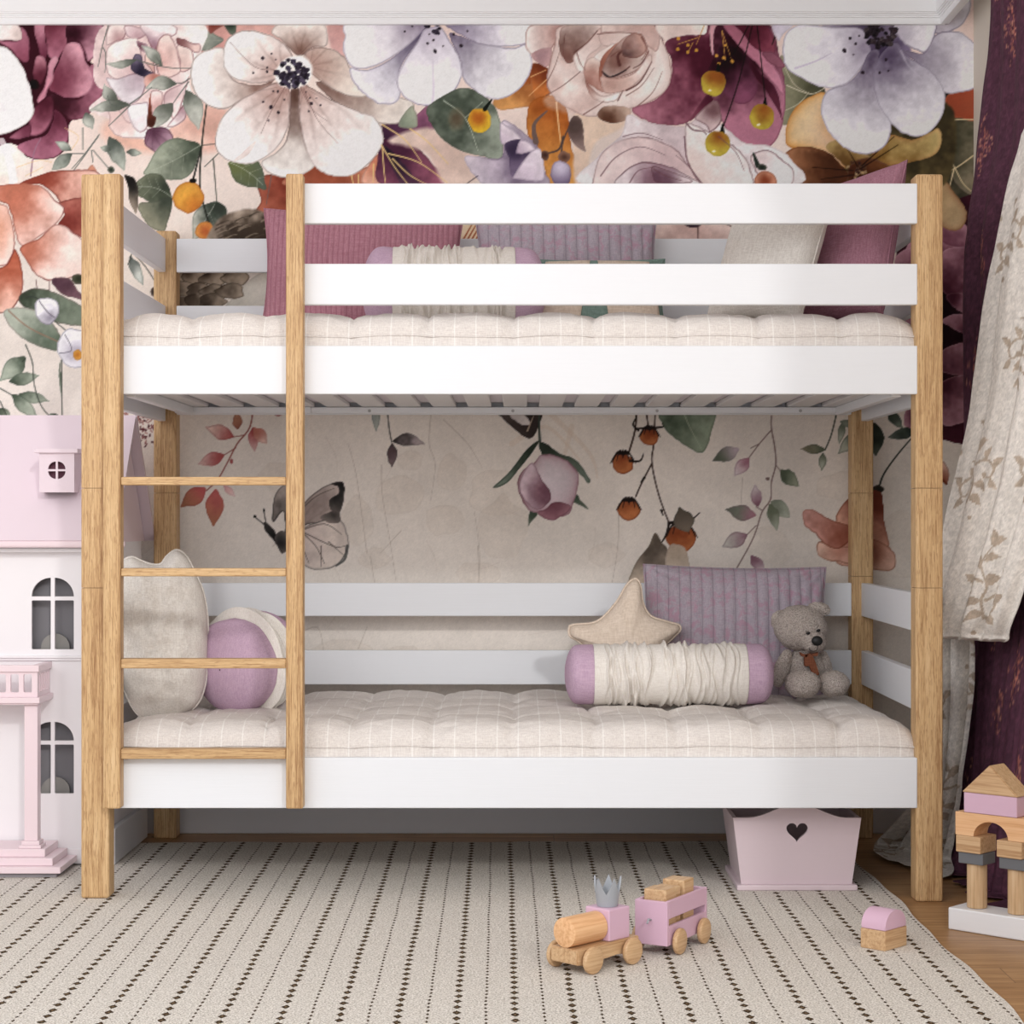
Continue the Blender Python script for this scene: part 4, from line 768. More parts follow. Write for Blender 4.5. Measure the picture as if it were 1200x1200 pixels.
# ---------------------------------------------------------------- bunk bed
Y0 = 4.72; YB = 5.65
bed = thing('bunk_bed', (-.018, 5.2, 0), 'white bunk bed with oak corner posts, guard rails and front ladder', 'bed')
def post(x0, x1, y0, y1, z0=.0, z1=1.759, name='corner_post'):
    bm = bmesh.new(); g = .0006
    for k_, (a_, b_) in enumerate(((z0, .759-g), (.759+g, 1.0-g), (1.0+g, z1))):
        t = bmesh.new(); box(t, x0, x1, y0, y1, a_, b_, bev=.006, seg=3)
        for v in t.verts:
            if k_ > 0 and v.co.z < a_+.0061: v.co.z = a_
            if k_ < 2 and v.co.z > b_-.0061: v.co.z = b_
        if k_ > 0 or k_ < 2:
            for v in t.verts:   # keep the long edges rounded right up to the joint
                if (k_ > 0 and v.co.z == a_) or (k_ < 2 and v.co.z == b_): pass
        merge(bm, t)
    box(bm, x0+.007, x1-.007, y0+.007, y1-.007, .7, 1.1)
    return obj(name, bm, mat_oak_z, bed)
post(-1.06, -.992, Y0, Y0+.066, z0=.0088); post(.957, 1.023, Y0, Y0+.066)
post(-1.059, -.993, YB, YB+.066); post(.960, 1.023, YB, YB+.066)
def rail(name, x0, x1, y0, y1, z0, z1, mat=mat_white): return obj(name, BM((x0, x1, y0, y1, z0, z1), bev=.0025), mat, bed)
T = .022
rail('guard_rail', -.522, .9605, Y0-.0015, Y0+T, 1.639, 1.736); rail('guard_rail', -.522, .9605, Y0-.0015, Y0+T, 1.443, 1.542)
rail('bed_rail', -.9925, .9605, Y0-.0015, Y0+T, 1.227, 1.344); rail('bed_rail', -.9925, .9605, Y0-.0015, Y0+T, .227, .349)
for z0, z1 in ((1.639, 1.736), (1.443, 1.542), (.644, .74), (.446, .545)): rail('back_guard_rail', -.993, .960, YB+.002, YB+.002+T, z0, z1)
for z0, z1 in ((1.227, 1.344), (.227, .349)): rail('back_bed_rail', -.993, .960, YB+.002, YB+.002+T, z0, z1)
for xa, xb in ((-1.046, -1.024), (.988, 1.010)):
    for z0, z1 in ((1.639, 1.736), (1.443, 1.542), (.644, .74), (.446, .545)): rail('side_guard_rail', xa, xb, Y0+.04, YB+.02, z0, z1, mat_white_y)
    for z0, z1 in ((1.208, 1.344), (.21, .349)): rail('side_bed_rail', xa, xb, Y0+.04, YB+.02, z0, z1, mat_white_y)
mat_screw = m_plain('screw_metal', (176, 176, 180), .4)
for zb in (1.2295, .2295):
    rail('slat_batten', -.9925, -.60, YB-.03, YB+.0015, zb, zb+.018); rail('slat_batten', -.60, .94, YB-.031, YB+.0015, zb, zb+.0175)
    rail('slat_batten', -.9925, .955, Y0+T+.0005, Y0+T+.03, zb, zb+.018)
    for x in (-.95, .92):
        rail('cross_batten', x-.012+.0, x+.012, Y0+.055, YB-.035, zb-.006, zb+.018)
    for i in range(19): rail('slat', -.965+i*.102, -.965+.068+i*.102, Y0+T+.002, YB-.001, zb+.0185, zb+.031, mat_slat)
for x in (433, 601, 770, 938):
    bm = bmesh.new(); lathe(bm, [(.0001, 0), (.0045, 0), (.0045, .002), (.003, .003), (.0001, .003)], 12, Matrix.Translation(PT(x, 481.5, YB-.031)) @ Matrix.Rotation(R(90), 4, 'X'), cap=False); obj('screw', bm, mat_screw, bed)
lad = link(bpy.data.objects.new('ladder', None)); lad.parent = bed; lad.location = (-.76+.018, 4.7-5.2, 0)
lad.empty_display_size = .05
for xa, xb in ((-.9970, -.9555), (-.5595, -.5185)): obj('ladder_post', BM((xa, xb, 4.675, Y0-.0016, .232, 1.752), bev=.004, seg=3), mat_oak_z, lad)
for z0, z1 in ((1.0065, 1.0265), (.788, .8075), (.5675, .5905), (.3505, .3745)): obj('rung', BM((-.9553, -.5597, 4.679, 4.717, z0, z1), bev=.003), mat_oak_x, lad)

# ---------------------------------------------------------------- mattresses
STR = m_cloth('striped_linen', (232, 226, 220), (210, 202, 197), 700, stripes=(0, .0515, .0024, .6), scol=(248, 246, 242), amt=.4)
LILAC = m_cloth('grey_mattress_cover', (232, 226, 230), (216, 210, 216), 600)
def mattress(zt, zb, label, seed):
    x0, x1, y0, y1 = -1.018, .982, Y0+.026, YB-.002; r = .062
    root = thing('mattress', ((x0+x1)/2, (y0+y1)/2, zb), label, 'mattress')
    xs = np.unique(np.concatenate([np.linspace(x0, x1, 230), x0+np.linspace(0, r, 10), x1-np.linspace(0, r, 10)])); ys = np.unique(np.concatenate([np.linspace(y0, y1, 96), y0+np.linspace(0, r, 12), y1-np.linspace(0, r, 10)]))
    X, Y = np.meshgrid(xs, ys)
    dx = np.minimum(X-x0, x1-X); dy = np.minimum(Y-y0, y1-Y)
    def prof_(d, rr): d = np.clip(d, 0, rr); return np.sqrt(np.clip(rr*rr-(rr-d)**2, 0, None))-rr
    z = zt+prof_(dy, r)+prof_(dx, .14)*.32+prof_(dx, .03)*.8
    ns = np.array([[fb((x*1., y*1., seed), 7, 3) for x in xs] for y in ys]); ns2 = np.array([[fb((x, y*1.4, seed+5), 26, 3) for x in xs] for y in ys])
    sx = np.abs(np.sin(np.pi*(X+.0146+.006*ns*3)/.1985)); sy = np.abs(np.sin(np.pi*(Y-y0-.0)/.2255))
    fr = np.clip((Y-y0)/.03, 0, 1)
    z = z-.021*(1-sx**.36)*(.35+.65*fr)-.013*(1-sy**.5)*np.clip(dy/.12, 0, 1)+.005*ns+.0035*ns2*np.clip(1.5-sx, 0, 1)
    z -= .012*np.exp(-((1-sx**.5)**0*(np.hypot(np.minimum(sx, 1)*.06, sy*.06))/.012)**2)
    P = [[(xs[i], ys[j]+(-.0065*sx[j, i]**.5 if j < 12 else 0)*(1-j/12), z[j, i]) for i in range(len(xs))] for j in range(len(ys))]
    bm = grid_bm(P)
    # skirt
    bd = [e for e in bm.edges if e.is_boundary]
    ret = bmesh.ops.extrude_edge_only(bm, edges=bd)
    for v in ret['geom']:
        if isinstance(v, bmesh.types.BMVert): v.co.z = zb+.0
    obj('quilted_cover', bm, STR, root, smooth=True)
    bm = bmesh.new(); zp = zt-r+.004
    pts = [(x, y0-.0068*abs(math.sin(math.pi*(x+.0146)/.1985))**.5-.0006, zp-.004-.003*(1-abs(math.sin(math.pi*(x+.0146)/.1985))**.4)+.002*math.sin(x*17)) for x in np.linspace(x0+.01, x1-.01, 300)]
    tube(bm, pts, .0022, 6); obj('piping', bm, STR, root, smooth=True)
    obj('mattress_base', BM((x0+.006, x1-.006, y0+.0005, y1-.004, zb-.001, zb+.03), bev=.002), LILAC, root)
    return root
mattress(1.432, 1.262, 'striped linen mattress puffed up behind the guard rails of the top bunk', 3.)
mattress(.436, .262, 'striped linen mattress on the bottom bunk under the teddy bear', 9.)
# ---------------------------------------------------------------- cushions
def pillow_mesh(w, h, t, n=56, pin=.07, wr=.006, seed=0., ribs=None, quilt=None, ex=.42):
    """closed cushion lying in XZ, thickness along Y, soft pointed corners"""
    bm = bmesh.new(); V = {}
    def pos(i, j, s):
        u = -1+2*i/n; v = -1+2*j/n
        u = math.copysign(abs(u)**.9, u); v = math.copysign(abs(v)**.9, v)
        x = w/2*u*(1-pin*(1-v*v)*abs(u)); z = h/2*v*(1-pin*(1-u*u)*abs(v))
        th = max((1-u*u)*(1-v*v), 0)**ex
        e = 1-max(abs(u), abs(v))
        k = fb((x+seed, z, s*3+seed), 9, 3)*wr*(1.2-.5*th)+fb((x*1., z*1.+seed, s*7.), 3.2, 2)*wr*1.6*th
        k += wr*.9*math.sin(math.atan2(v-math.copysign(1, v), u-math.copysign(1, u))*14+seed)*math.exp(-((1-abs(u))**2+(1-abs(v))**2)*5)*th**.3
        y = s*(t/2*th+k*min(1, e*8))
        if ribs: y += s*.0022*math.sin(x*math.tau/ribs)*min(1, e*9)
        if quilt:
            q = abs(math.sin(math.pi*x/quilt[0]))**.5; y -= s*.0065*(1-q)*min(1, e*9)
            if quilt[1]: q = abs(math.sin(math.pi*(z+.02)/quilt[1]))**.35; y -= s*.0025*(1-q)*min(1, e*9)
        return (x, y, z)
    for s in (-1, 1):
        for j in range(n+1):
            for i in range(n+1):
                bd = i in (0, n) or j in (0, n)
                if bd and s == 1: V[(i, j, s)] = V[(i, j, -1)]
                else:
                    p = pos(i, j, s); V[(i, j, s)] = bm.verts.new((p[0], 0 if bd else p[1], p[2]))
        for j in range(n):
            for i in range(n): 
                try: bm.faces.new((V[(i, j, s)], V[(i+1, j, s)], V[(i+1, j+1, s)], V[(i, j+1, s)]))
                except ValueError: pass
    # seam welt
    return bm
def rim(w, h, pin, r=.0025, n=24):
    pts = []
    for a_, b_ in (((-1, -1), (1, -1)), ((1, -1), (1, 1)), ((1, 1), (-1, 1)), ((-1, 1), (-1, -1))):
        for k in range(n):
            u = a_[0]+(b_[0]-a_[0])*k/n; v = a_[1]+(b_[1]-a_[1])*k/n
            pts.append((w/2*u*(1-pin*(1-v*v)*abs(u)), 0, h/2*v*(1-pin*(1-u*u)*abs(v))))
    bm = bmesh.new(); tube(bm, pts, r, 6, closed=True); return bm
def cushion(name, label, cat, centre, w, h, t, mat, rot=(0, 0, 0), piping=True, group=None, pin=.07, **k):
    root = thing(name, centre, label, cat, group, rot=tuple(R(a_) for a_ in rot))
    n = k.pop('n', 56)
    obj('cover', pillow_mesh(w, h, t, n=n, pin=pin, **k), mat, root, smooth=True, local=True)
    if piping: obj('seam', rim(w, h, pin), mat, root, smooth=True, local=True)
    return root
M_CORD = m_cloth('mauve_corduroy', (188, 138, 150), (166, 114, 128), 500, amt=.3, stripes=(0, .0145, .003, .55), scol=(146, 92, 108))
M_MAUVE = m_cloth('mauve_linen', (178, 132, 146), (150, 104, 120), 620, stripes=(0, .021, .0012, .3), scol=(200, 140, 156))
M_QUILT = m_cloth('grey_rose_quilt', (192, 180, 190), (166, 156, 168), 700, blotch=38, bcol=(186, 146, 164), amt=.3, stripes=(0, .031, .0022, .6), scol=(126, 118, 130))  # darker lines paint shade into the quilting grooves so the ribs show
M_CREAM = m_cloth('cream_linen', (234, 229, 222), (208, 201, 193), 620, stripes=(0, .043, .0016, .35), scol=(244, 240, 232))
M_SAND = m_cloth('beige_felt', (232, 216, 200), (212, 194, 176), 380, amt=.5)
M_PINKL = m_cloth('lilac_pink_linen', (206, 178, 198), (186, 156, 180), 560, amt=.4)
M_SLEEVE = m_cloth('cream_sleeve_cloth', (238, 233, 226), (222, 215, 207), 600, amt=.3)
M_SAGE = m_cloth('sage_linen', (136, 158, 150), (114, 138, 130), 560)
def on(z, x, Y): return (X_at(x, Y), Y, z)
def X_at(px, Y): return (px-CX)*Y/F
# top bunk (mattress top about 1.42)
cushion('throw_pillow', 'large mauve corduroy pillow propped at the ladder end of the top bunk', 'pillow', (X_at(424, 5.5), 5.5, 1.60), .57, .41, .15, M_CORD, (-12, 1, 0), n=110, ribs=.0145, wr=.004)
cushion('throw_pillow', 'grey rose quilted pillow standing behind the bolster on the top bunk', 'pillow', (X_at(665, 5.53), 5.53, 1.595), .52, .40, .13, M_QUILT, (-10, -1, 0), quilt=(.031, .12), n=90)
sg = cushion('throw_pillow', 'small sage green pillow with cream patches on the top bunk', 'pillow', (X_at(700, 5.28), 5.28, 1.525), .37, .22, .11, M_SAGE, (-16, 0, 0))
bm = bmesh.new()
for (x0_, x1_, x2_) in ((-.17, -.05, -.115), (.03, .17, .10)):
    pts = []
    for i in range(13):
        row_ = []
        for j in range(9):
            u = i/12; v = j/8; x = (x0_+(x1_-x0_)*u)*(1-v)+x2_*v+(u-.5)*.0; z = -.085+.175*v*(1 if True else 0)
            x = x0_+(x1_-x0_)*u+(v*.03 if x0_ < 0 else -v*.03); z = -.09+.18*v
            uu = x/.185; vv = z/.11; th = max((1-uu*uu)*(1-vv*vv), 0)**.42
            row_.append((x, -.055*th-.0035-abs(fb((x, z, -3), 9, 3))*.006, z))
        pts.append(row_)
    merge(bm, grid_bm(pts))
so = obj('cream_patch', bm, M_SAND, sg, smooth=True, local=True); so.modifiers.new('s', 'SOLIDIFY').thickness = .002; so['label'] = 'cream fabric patch'
cushion('throw_pillow', 'cream striped pillow leaning on the mauve pillow of the top bunk', 'pillow', (.640, 4.985, 1.597), .31, .375, .12, M_CREAM, (-20, 3, -46))
cushion('throw_pillow', 'mauve linen pillow tilted up against the curtain end of the top bunk', 'pillow', (.842, 5.04, 1.618), .33, .43, .14, M_MAUVE, (-19, -6, -52))
# bottom bunk
cushion('throw_pillow', 'grey rose quilted pillow leaning on the back rails of the bottom bunk', 'pillow', (X_at(861, 5.53), 5.53, .602), .52, .385, .13, M_QUILT, (-10, 1.0, 0), quilt=(.031, .115), n=90, pin=.045)
def bolster(label, centre, L, r, rot, end=.155, seed=1, group=None, sq=1.):
    root = thing('bolster_cushion', centre, label, 'bolster', rot=tuple(R(a_) for a_ in rot))
    bm = bmesh.new(); n = 48; rows_ = []
    m = 60
    for j in range(m+1):
        s = -1+2*j/m; x = L/2*math.copysign(1-(1-abs(s))**1.6, s) if abs(s) < 1 else L/2*s
        cp = r*.5; q = max(0, (abs(x)-L/2+cp)/cp); rr = r*math.sqrt(max(0, 1-q**2.4)) if q > 0 else r
        rr = max(rr, .002)*(1-.12*min(1, max(0, (L/2-end*L-abs(x))/.012)))
        rows_.append([(x, rr*math.cos(a_)*(1+.03*fb((x*8, math.cos(a_), math.sin(a_)), 2.2)), rr*math.sin(a_)*sq*(1+.035*fb((x*8+seed, math.cos(a_), math.sin(a_)), 2.2))) for a_ in (k*math.tau/n for k in range(n))])
    g_ = grid_bm(rows_, closed_u=True); merge(bm, g_)
    obj('cushion', bm, M_PINKL, root, smooth=True, local=True)
    hw = L/2-end*L; rows_ = []; m = 260; n = 96; q_ = random.Random(seed)
    folds = [(q_.uniform(-.86, .86), q_.uniform(-.022, .022), q_.uniform(0, 6.3), q_.uniform(.003, .009), q_.uniform(.0018, .0036)) for _ in range(46)]
    for j in range(m+1):
        x = -hw+2*hw*j/m; row_ = []
        for k in range(n):
            a_ = k*math.tau/n; d = 0
            for c_, sl, ph, amp, wd in folds:
                xc = hw*(c_+sl*math.sin(a_*1+ph)+.03*math.sin(3*a_+ph*2)); e_ = (x-xc)/(wd*1.6)
                if abs(e_) < 3: d += amp*.55*(math.exp(-e_*e_)-.9*math.exp(-(e_-1.3)**2))*(.6+.4*math.sin(2*a_+ph))
            e_ = min(1, (1-abs(x)/hw)*14)
            rr = r*(.99 if e_ < .2 else 1)+.002+.0012*math.sin(x*50)*e_+max(d*1.7, -.0065)*e_
            row_.append((x, rr*math.cos(a_), rr*sq*math.sin(a_)))
        rows_.append(row_)
    rows_ = [[(rows_[0][k][0]+.001, rows_[0][k][1]*.93, rows_[0][k][2]*.93) for k in range(n)]]+rows_+[[(rows_[-1][k][0]-.001, rows_[-1][k][1]*.93, rows_[-1][k][2]*.93) for k in range(n)]]
    obj('gathered_sleeve', grid_bm(rows_, closed_u=True), M_SLEEVE, root, smooth=True, local=True)['label'] = 'gathered cream cloth sleeve'
    return root
bolster('lilac bolster with gathered cream sleeve in front of pillows on the top bunk', (X_at(532, 5.22), 5.22, 1.537), .49, .112, (4, 0, 2), .17, 4)
bolster('lilac bolster with gathered cream sleeve between the star and the teddy bear', (X_at(784, 5.19), 5.19, .513), .555, .079, (0, 0, 1.5), .135, 2)
bolster('fat lilac bolster with cream sleeve seen end-on behind the ladder', (X_at(291, 5.16), 5.16, .548), .25, .122, (6, -6, 62), .33, 7, sq=1.02)
def inflate(outline, t, n=18, wr=.003, seed=0, k=.5):
    """outline [(x,z)] star-shaped about 0 -> padded cushion"""
    O = Canvas.smooth(outline, True, 7); m = len(O); bm = bmesh.new(); V = {}
    for s in (-1, 1):
        c = bm.verts.new((0, s*t/2, 0))
        for j in range(1, n+1):
            rho = j/n
            for i in range(m):
                if j == n and s == 1: V[(i, j, s)] = V[(i, j, -1)]; continue
                x, z = O[i]*rho; th = (1-rho**2.4)**k
                y = s*(t/2*th)+s*(fb((x+seed, z, s), 16, 3)+.9*fb((x*1.6, z*.8+seed, s), 6, 2))*wr*(1-rho)**.3 if j < n else 0
                V[(i, j, s)] = bm.verts.new((x, y, z))
        for i in range(m): bm.faces.new((c, V[(i, 1, s)], V[((i+1) % m, 1, s)]))
        for j in range(1, n):
            for i in range(m): bm.faces.new((V[(i, j, s)], V[(i, j+1, s)], V[((i+1) % m, j+1, s)], V[((i+1) % m, j, s)]))
    pts = [(float(x), 0, float(z)) for x, z in O]
    return bm, pts
def shaped(name, label, centre, outline, t, mat, rot, **k):
    root = thing(name, centre, label, 'cushion', rot=tuple(R(a_) for a_ in rot)); bm, pts = inflate(outline, t, **k)
    obj('cover', bm, mat, root, smooth=True, local=True); bm = bmesh.new(); tube(bm, pts, .0035, 7, closed=True); obj('seam', bm, mat, root, smooth=True, local=True)
st = []
c0 = PT(733, 772, 5.40)
sc5 = 5.40/F
for x, y in ((746, 683), (752, 690), (755, 712), (764, 727), (784, 734), (797, 738), (798, 744), (790, 752), (772, 770), (768, 790), (774, 822), (768, 832), (752, 828), (733, 812), (712, 828), (698, 832), (693, 824), (700, 798), (698, 778), (680, 758), (668, 750), (667, 741), (672, 737), (700, 733), (722, 712), (736, 690)):
    st.append(((x-733)*sc5, -(y-772)*sc5))
shaped('star_cushion', 'beige felt star cushion standing behind the bolster on the bottom bunk', (c0.x, 5.40, c0.z+.012), st, .09, M_SAND, (-8, 0, 4), seed=2, k=.6)
ct = []; c1 = PT(190, 756, 5.06); s1 = 5.06/F
for x, y in ((139, 668), (148, 659), (157, 656), (168, 661), (180, 665), (190, 664), (197, 655), (208, 648), (219, 655), (228, 672), (238, 695), (243, 722), (244, 750), (243, 782), (240, 808), (232, 828), (216, 842), (196, 850), (176, 848), (160, 836), (148, 812), (138, 780), (132, 740), (131, 700)):
    ct.append(((x-190)*s1, -(y-756)*s1))
shaped('cat_cushion', 'tall cream linen cushion with two ears behind the ladder on the bottom bunk', (c1.x-.002, 5.06, c1.z+.008), ct, .19, M_CREAM, (-6, 0, 12), wr=.022, seed=5, n=26)
# ---------------------------------------------------------------- teddy bear
a = N('curly_fleece', 1., .05); v = a.co(); vo = a.n('ShaderNodeTexVoronoi', Scale=330.); a.set(vo.inputs['Vector'], v)
nz_ = a.noise(v, 260, 3, .7)
mat_fleece = a.out(a.ramp(nz_, [(.3, (172, 158, 148)), (.5, (222, 208, 199)), (.7, (244, 235, 228))]), a.bump(a.math('ADD', vo.outputs['Distance'], nz_), 1., .006))
bear = thing('teddy_bear', PT(943, 815, 5.36), 'curly beige teddy bear with a rust bow sitting on the bottom bunk', 'teddy bear')
def bp(name, c, r, mat=mat_fleece, rot=None, n=36, rough=.0035):
    t = bmesh.new(); ball(t, (0, 0, 0), r, n, None)
    for v_ in t.verts:
        d = v_.co.normalized(); v_.co += d*(fb(v_.co+Vector(c)*3, 95, 2)*rough if rough else 0)
    M = Matrix.Translation(c) @ (rot if rot else Matrix.Identity(4)); bmesh.ops.transform(t, matrix=M, verts=t.verts)
    return obj(name, t, mat, bear, smooth=True)
RX = lambda d: Matrix.Rotation(R(d), 4, 'X'); RY = lambda d: Matrix.Rotation(R(d), 4, 'Y'); RZ = lambda d: Matrix.Rotation(R(d), 4, 'Z')
bp('body', PT(944, 787, 5.36), (.056, .05, .068))
bp('head', PT(938, 736, 5.35), (.073, .060, .063), rot=RY(6))
bp('muzzle', PT(953, 752, 5.305), (.036, .033, .029))
bp('ear', PT(914.5, 727, 5.36), (.026, .013, .029), rot=RY(20)); bp('ear', PT(960, 713.5, 5.355), (.032, .016, .018), rot=RY(14))
bp('arm', PT(917, 783, 5.34), (.021, .022, .055), rot=RY(17)); bp('arm', PT(967, 781, 5.36), (.018, .02, .045), rot=RY(-10))
bp('foot', PT(940.5, 801.5, 5.24), (.048, .05, .037)); bp('foot', PT(977, 801, 5.27), (.042, .05, .035))
mat_blk = m_plain('black_thread', (22, 22, 22), .5)
bp('nose', PT(957.5, 751, 5.268), (.0150, .009, .0135), mat_blk, rough=0)
for x, y in ((947, 742), (959, 738.8)): bp('eye', PT(x, y, 5.284 if x < 950 else 5.292), (.0055, .005, .004), mat_blk, rot=RY(-20), rough=0)
bm = bmesh.new(); tube(bm, [PT(958, 756, 5.266), PT(958.3, 759, 5.268), PT(957, 762, 5.272)], .0009, 6); tube(bm, [PT(948, 759, 5.274), PT(949, 762, 5.272), PT(953, 763.5, 5.269), PT(957, 762, 5.270)], .0009, 6); obj('mouth', bm, mat_blk, bear)
mat_rust = m_cloth('rust_ribbon', (138, 88, 66), (114, 68, 50), 600)
bm = bmesh.new()
for pts in ([(937, 764), (944, 768), (951, 765.5), (945, 770.5), (939, 769)], [(951, 766), (957, 766), (959, 764), (958.5, 769), (953, 769)], [(943, 767), (952, 767), (956, 777), (960.5, 790), (958, 792), (952, 790), (949, 780), (943, 781)]):
    t = bmesh.new(); q = [PT(x, y, 5.285) for x, y in pts]; a_ = [t.verts.new(p) for p in q]; b_ = [t.verts.new(p+Vector((0, .02, 0))) for p in q]; t.faces.new(a_); t.faces.new(b_[::-1])
    for i in range(len(q)): t.faces.new((a_[i], a_[(i+1) % len(q)], b_[(i+1) % len(q)], b_[i]))
    bmesh.ops.bevel(t, geom=list(t.edges), offset=.0012, segments=2, affect='EDGES'); merge(bm, t)
obj('bow', bm, mat_rust, bear)['label'] = 'rust brown ribbon bow'
# ---------------------------------------------------------------- toy crate with a heart
RZ_ = .0086
def heart(cx, cz, s, n=40):
    out = []
    for i in range(n):
        t = i*math.tau/n; x = 16*math.sin(t)**3; z = 13*math.cos(t)-5*math.cos(2*t)-2*math.cos(3*t)-math.cos(4*t)
        out.append((cx+x*s/32, cz+z*s/32))
    return out
crate = thing('toy_crate', (.685, 4.96, RZ_), 'pink wooden toy crate with a heart cut-out under the bunk bed', 'toy box')
zb, zt = .0225, .196; bw, tw = .137, .158; cx = .685; yf0, yf1 = 4.835, 4.822; yb0, yb1 = 5.085, 5.10; th = .010
def wavy(w0, w1, hi):
    pts = [(-w0, zb), (w0, zb), (w1, zt-.008)]
    for i in range(1, 24):
        u = 1-2*i/24; pts.append((w1*u, zt-.008+hi*(math.cos(math.pi*min(1, abs(u)/.78))*.5+.5)))
    pts.append((-w1, zt-.008)); return pts
def shear(y0, y1):
    k = (y1-y0)/(zt-zb); return Matrix(((1, 0, 0, cx), (0, 1, k, y0-k*zb), (0, 0, 1, 0), (0, 0, 0, 1)))
bm = bmesh.new(); panel(bm, [wavy(bw, tw, .034), heart(0, .155, .053)], 0, th, shear(yf0, yf1)); obj('front_panel', bm, mat_crate, crate)
bm = bmesh.new(); panel(bm, [wavy(bw, tw, .034)], -th, 0, shear(yb0, yb1)); obj('back_panel', bm, mat_crate, crate)
for s in (-1, 1):
    bm = bmesh.new(); C8 = []
    for (w, z, ya, yb_) in ((bw, zb, yf0+th, yb0-th), (tw, zt-.010, yf1+th, yb1-th)):
        for xx_ in (s*w, s*(w-th)):
            for yy_ in (ya+.0002, yb_-.0002): C8.append(bm.verts.new((cx+xx_, yy_, z)))
    for f_ in ((0, 1, 3, 2), (4, 5, 7, 6), (0, 1, 5, 4), (2, 3, 7, 6), (0, 2, 6, 4), (1, 3, 7, 5)): bm.faces.new([C8[i] for i in f_])
    obj('side_panel', bm, mat_crate, crate)
obj('base_plate', BM((cx-.149, cx+.149, 4.818, 5.105, RZ_, zb), bev=.003), mat_crate, crate)
# ---------------------------------------------------------------- train
def basis(o, ang):  # local +X = along the toy, +Y = across towards the back
    return o, (0, 0, R(ang))
def wheel(parent, x, y, r, w, sgn):
    bm = bmesh.new(); M = Matrix.Translation((x, y, r)) @ Matrix.Rotation(R(90), 4, 'X')
    lathe(bm, [(r-.004, -w/2), (r-.0015, -w/2+.001), (r, -w/2+.003), (r, w/2-.003), (r-.0015, w/2-.001), (r-.004, w/2)], 40, M)
    return obj('wheel', bm, mat_beech, parent, smooth=True, local=True, auto=40)
eng = thing('toy_engine', (.148, 3.938, RZ_), 'wooden toy engine with pink cab and grey crown on the rug', 'toy train', rot=(0, 0, R(46)))
wr_ = .0275; ww = .012
for x in (0, .122): wheel(eng, x, 0, wr_, ww, 1); wheel(eng, x, .100, wr_, ww, -1)
bm = bmesh.new(); prism(bm, [(-.032, .020), (-.004, .015), (.03, .020), (.09, .024), (.128, .020), (.158, .022), (.158, .052), (-.032, .050)], .013, .087, bev=.002); obj('chassis', bm, mat_beech, eng, local=True)
for x in (0, .122):
    bm = bmesh.new(); lathe(bm, [(.004, 0), (.004, .09)], 12, Matrix.Translation((x, .095, wr_)) @ Matrix.Rotation(R(90), 4, 'X')); obj('axle', bm, mat_beech, eng, local=True)
obj('cab', BM((.068, .133, .017, .083, .0515, .117), bev=.003), mat_toy_pink, eng, local=True)
bm = bmesh.new(); rb = .0305; lathe(bm, [(rb-.003, 0), (rb-.0006, .0008), (rb, .003), (rb, .0985)], 40, Matrix.Translation((-.032, .05, .0515+rb-.0012)) @ Matrix.Rotation(R(90), 4, 'Y')); obj('boiler', bm, mat_pine, eng, smooth=True, local=True, auto=40)
bm = bmesh.new(); lathe(bm, [(.004, 0), (.004, .035)], 10, Matrix.Translation((.150, .05, .04)) @ Matrix.Rotation(R(90), 4, 'Y')); obj('coupling_peg', bm, mat_crown, eng, local=True)
# crown
def crown_mesh():
    n = 60; rows_ = [[], [], [], []]; pts = 5
    for i in range(n):
        a_ = i*math.tau/n; tri = 1-abs(((i*pts/n) % 1)*2-1); zt_ = .026+.034*tri**1.15; r0 = .0215; r1 = r0+.0085*zt_/.06
        rows_[0].append(((r0-.003)*math.cos(a_), (r0-.003)*math.sin(a_), .002)); rows_[1].append(((r1-.003)*math.cos(a_), (r1-.003)*math.sin(a_), zt_))
        rows_[2].append((r1*math.cos(a_), r1*math.sin(a_), zt_)); rows_[3].append((r0*math.cos(a_), r0*math.sin(a_), 0))
    bm = grid_bm([rows_[3], rows_[2], rows_[1], rows_[0]], closed_u=True)
    bm.verts.ensure_lookup_table(); bm.faces.new([bm.verts[3*n+i] for i in range(n)][::-1]); bm.faces.new([bm.verts[i] for i in range(n)]); return bm
cm_ = obj('crown', crown_mesh(), mat_crown, eng, smooth=True, local=True, auto=40); cm_.location = (.1, .05, .1175)
cm_['label'] = 'light grey five-pointed crown'
wag = thing('toy_wagon', (.3376, 4.118, RZ_), 'pink slatted toy wagon coupled behind the engine on the rug', 'toy train', rot=(0, 0, R(60)))
for x in (0, .122): wheel(wag, x, 0, wr_, ww, 1); wheel(wag, x, .096, wr_, ww, -1)
for x in (0, .122):
    bm = bmesh.new(); lathe(bm, [(.004, 0), (.004, .088)], 12, Matrix.Translation((x, .092, wr_)) @ Matrix.Rotation(R(90), 4, 'X')); obj('axle', bm, mat_beech, wag, local=True)
w0, w1, l0, l1 = .010, .086, -.040, .160; q0 = .022
obj('floor_board', BM((l0+.009, l1-.009, w0+.0085, w1-.0085, q0, q0+.01), bev=.001), mat_toy_pink, wag, local=True)
obj('end_board', BM((l0, l0+.009, w0, w1, q0, .115), bev=.0015), mat_toy_pink, wag, local=True); obj('end_board', BM((l1-.009, l1, w0, w1, q0, .115), bev=.0015), mat_toy_pink, wag, local=True)
for y in (w0, w1-.008):
    for z0_, z1_ in ((q0, .063), (.078, .1155)): obj('side_slat', BM((l0+.0092, l1-.0092, y, y+.008, z0_, z1_), bev=.0015), mat_toy_pink, wag, local=True)
bm = bmesh.new(); tube(bm, [(-.041, .048, .075), (-.052, .048, .078), (-.058, .048, .07)], .0022, 8); obj('coupling_hook', bm, mat_crown, wag, local=True)
M_ = wmat(wag)
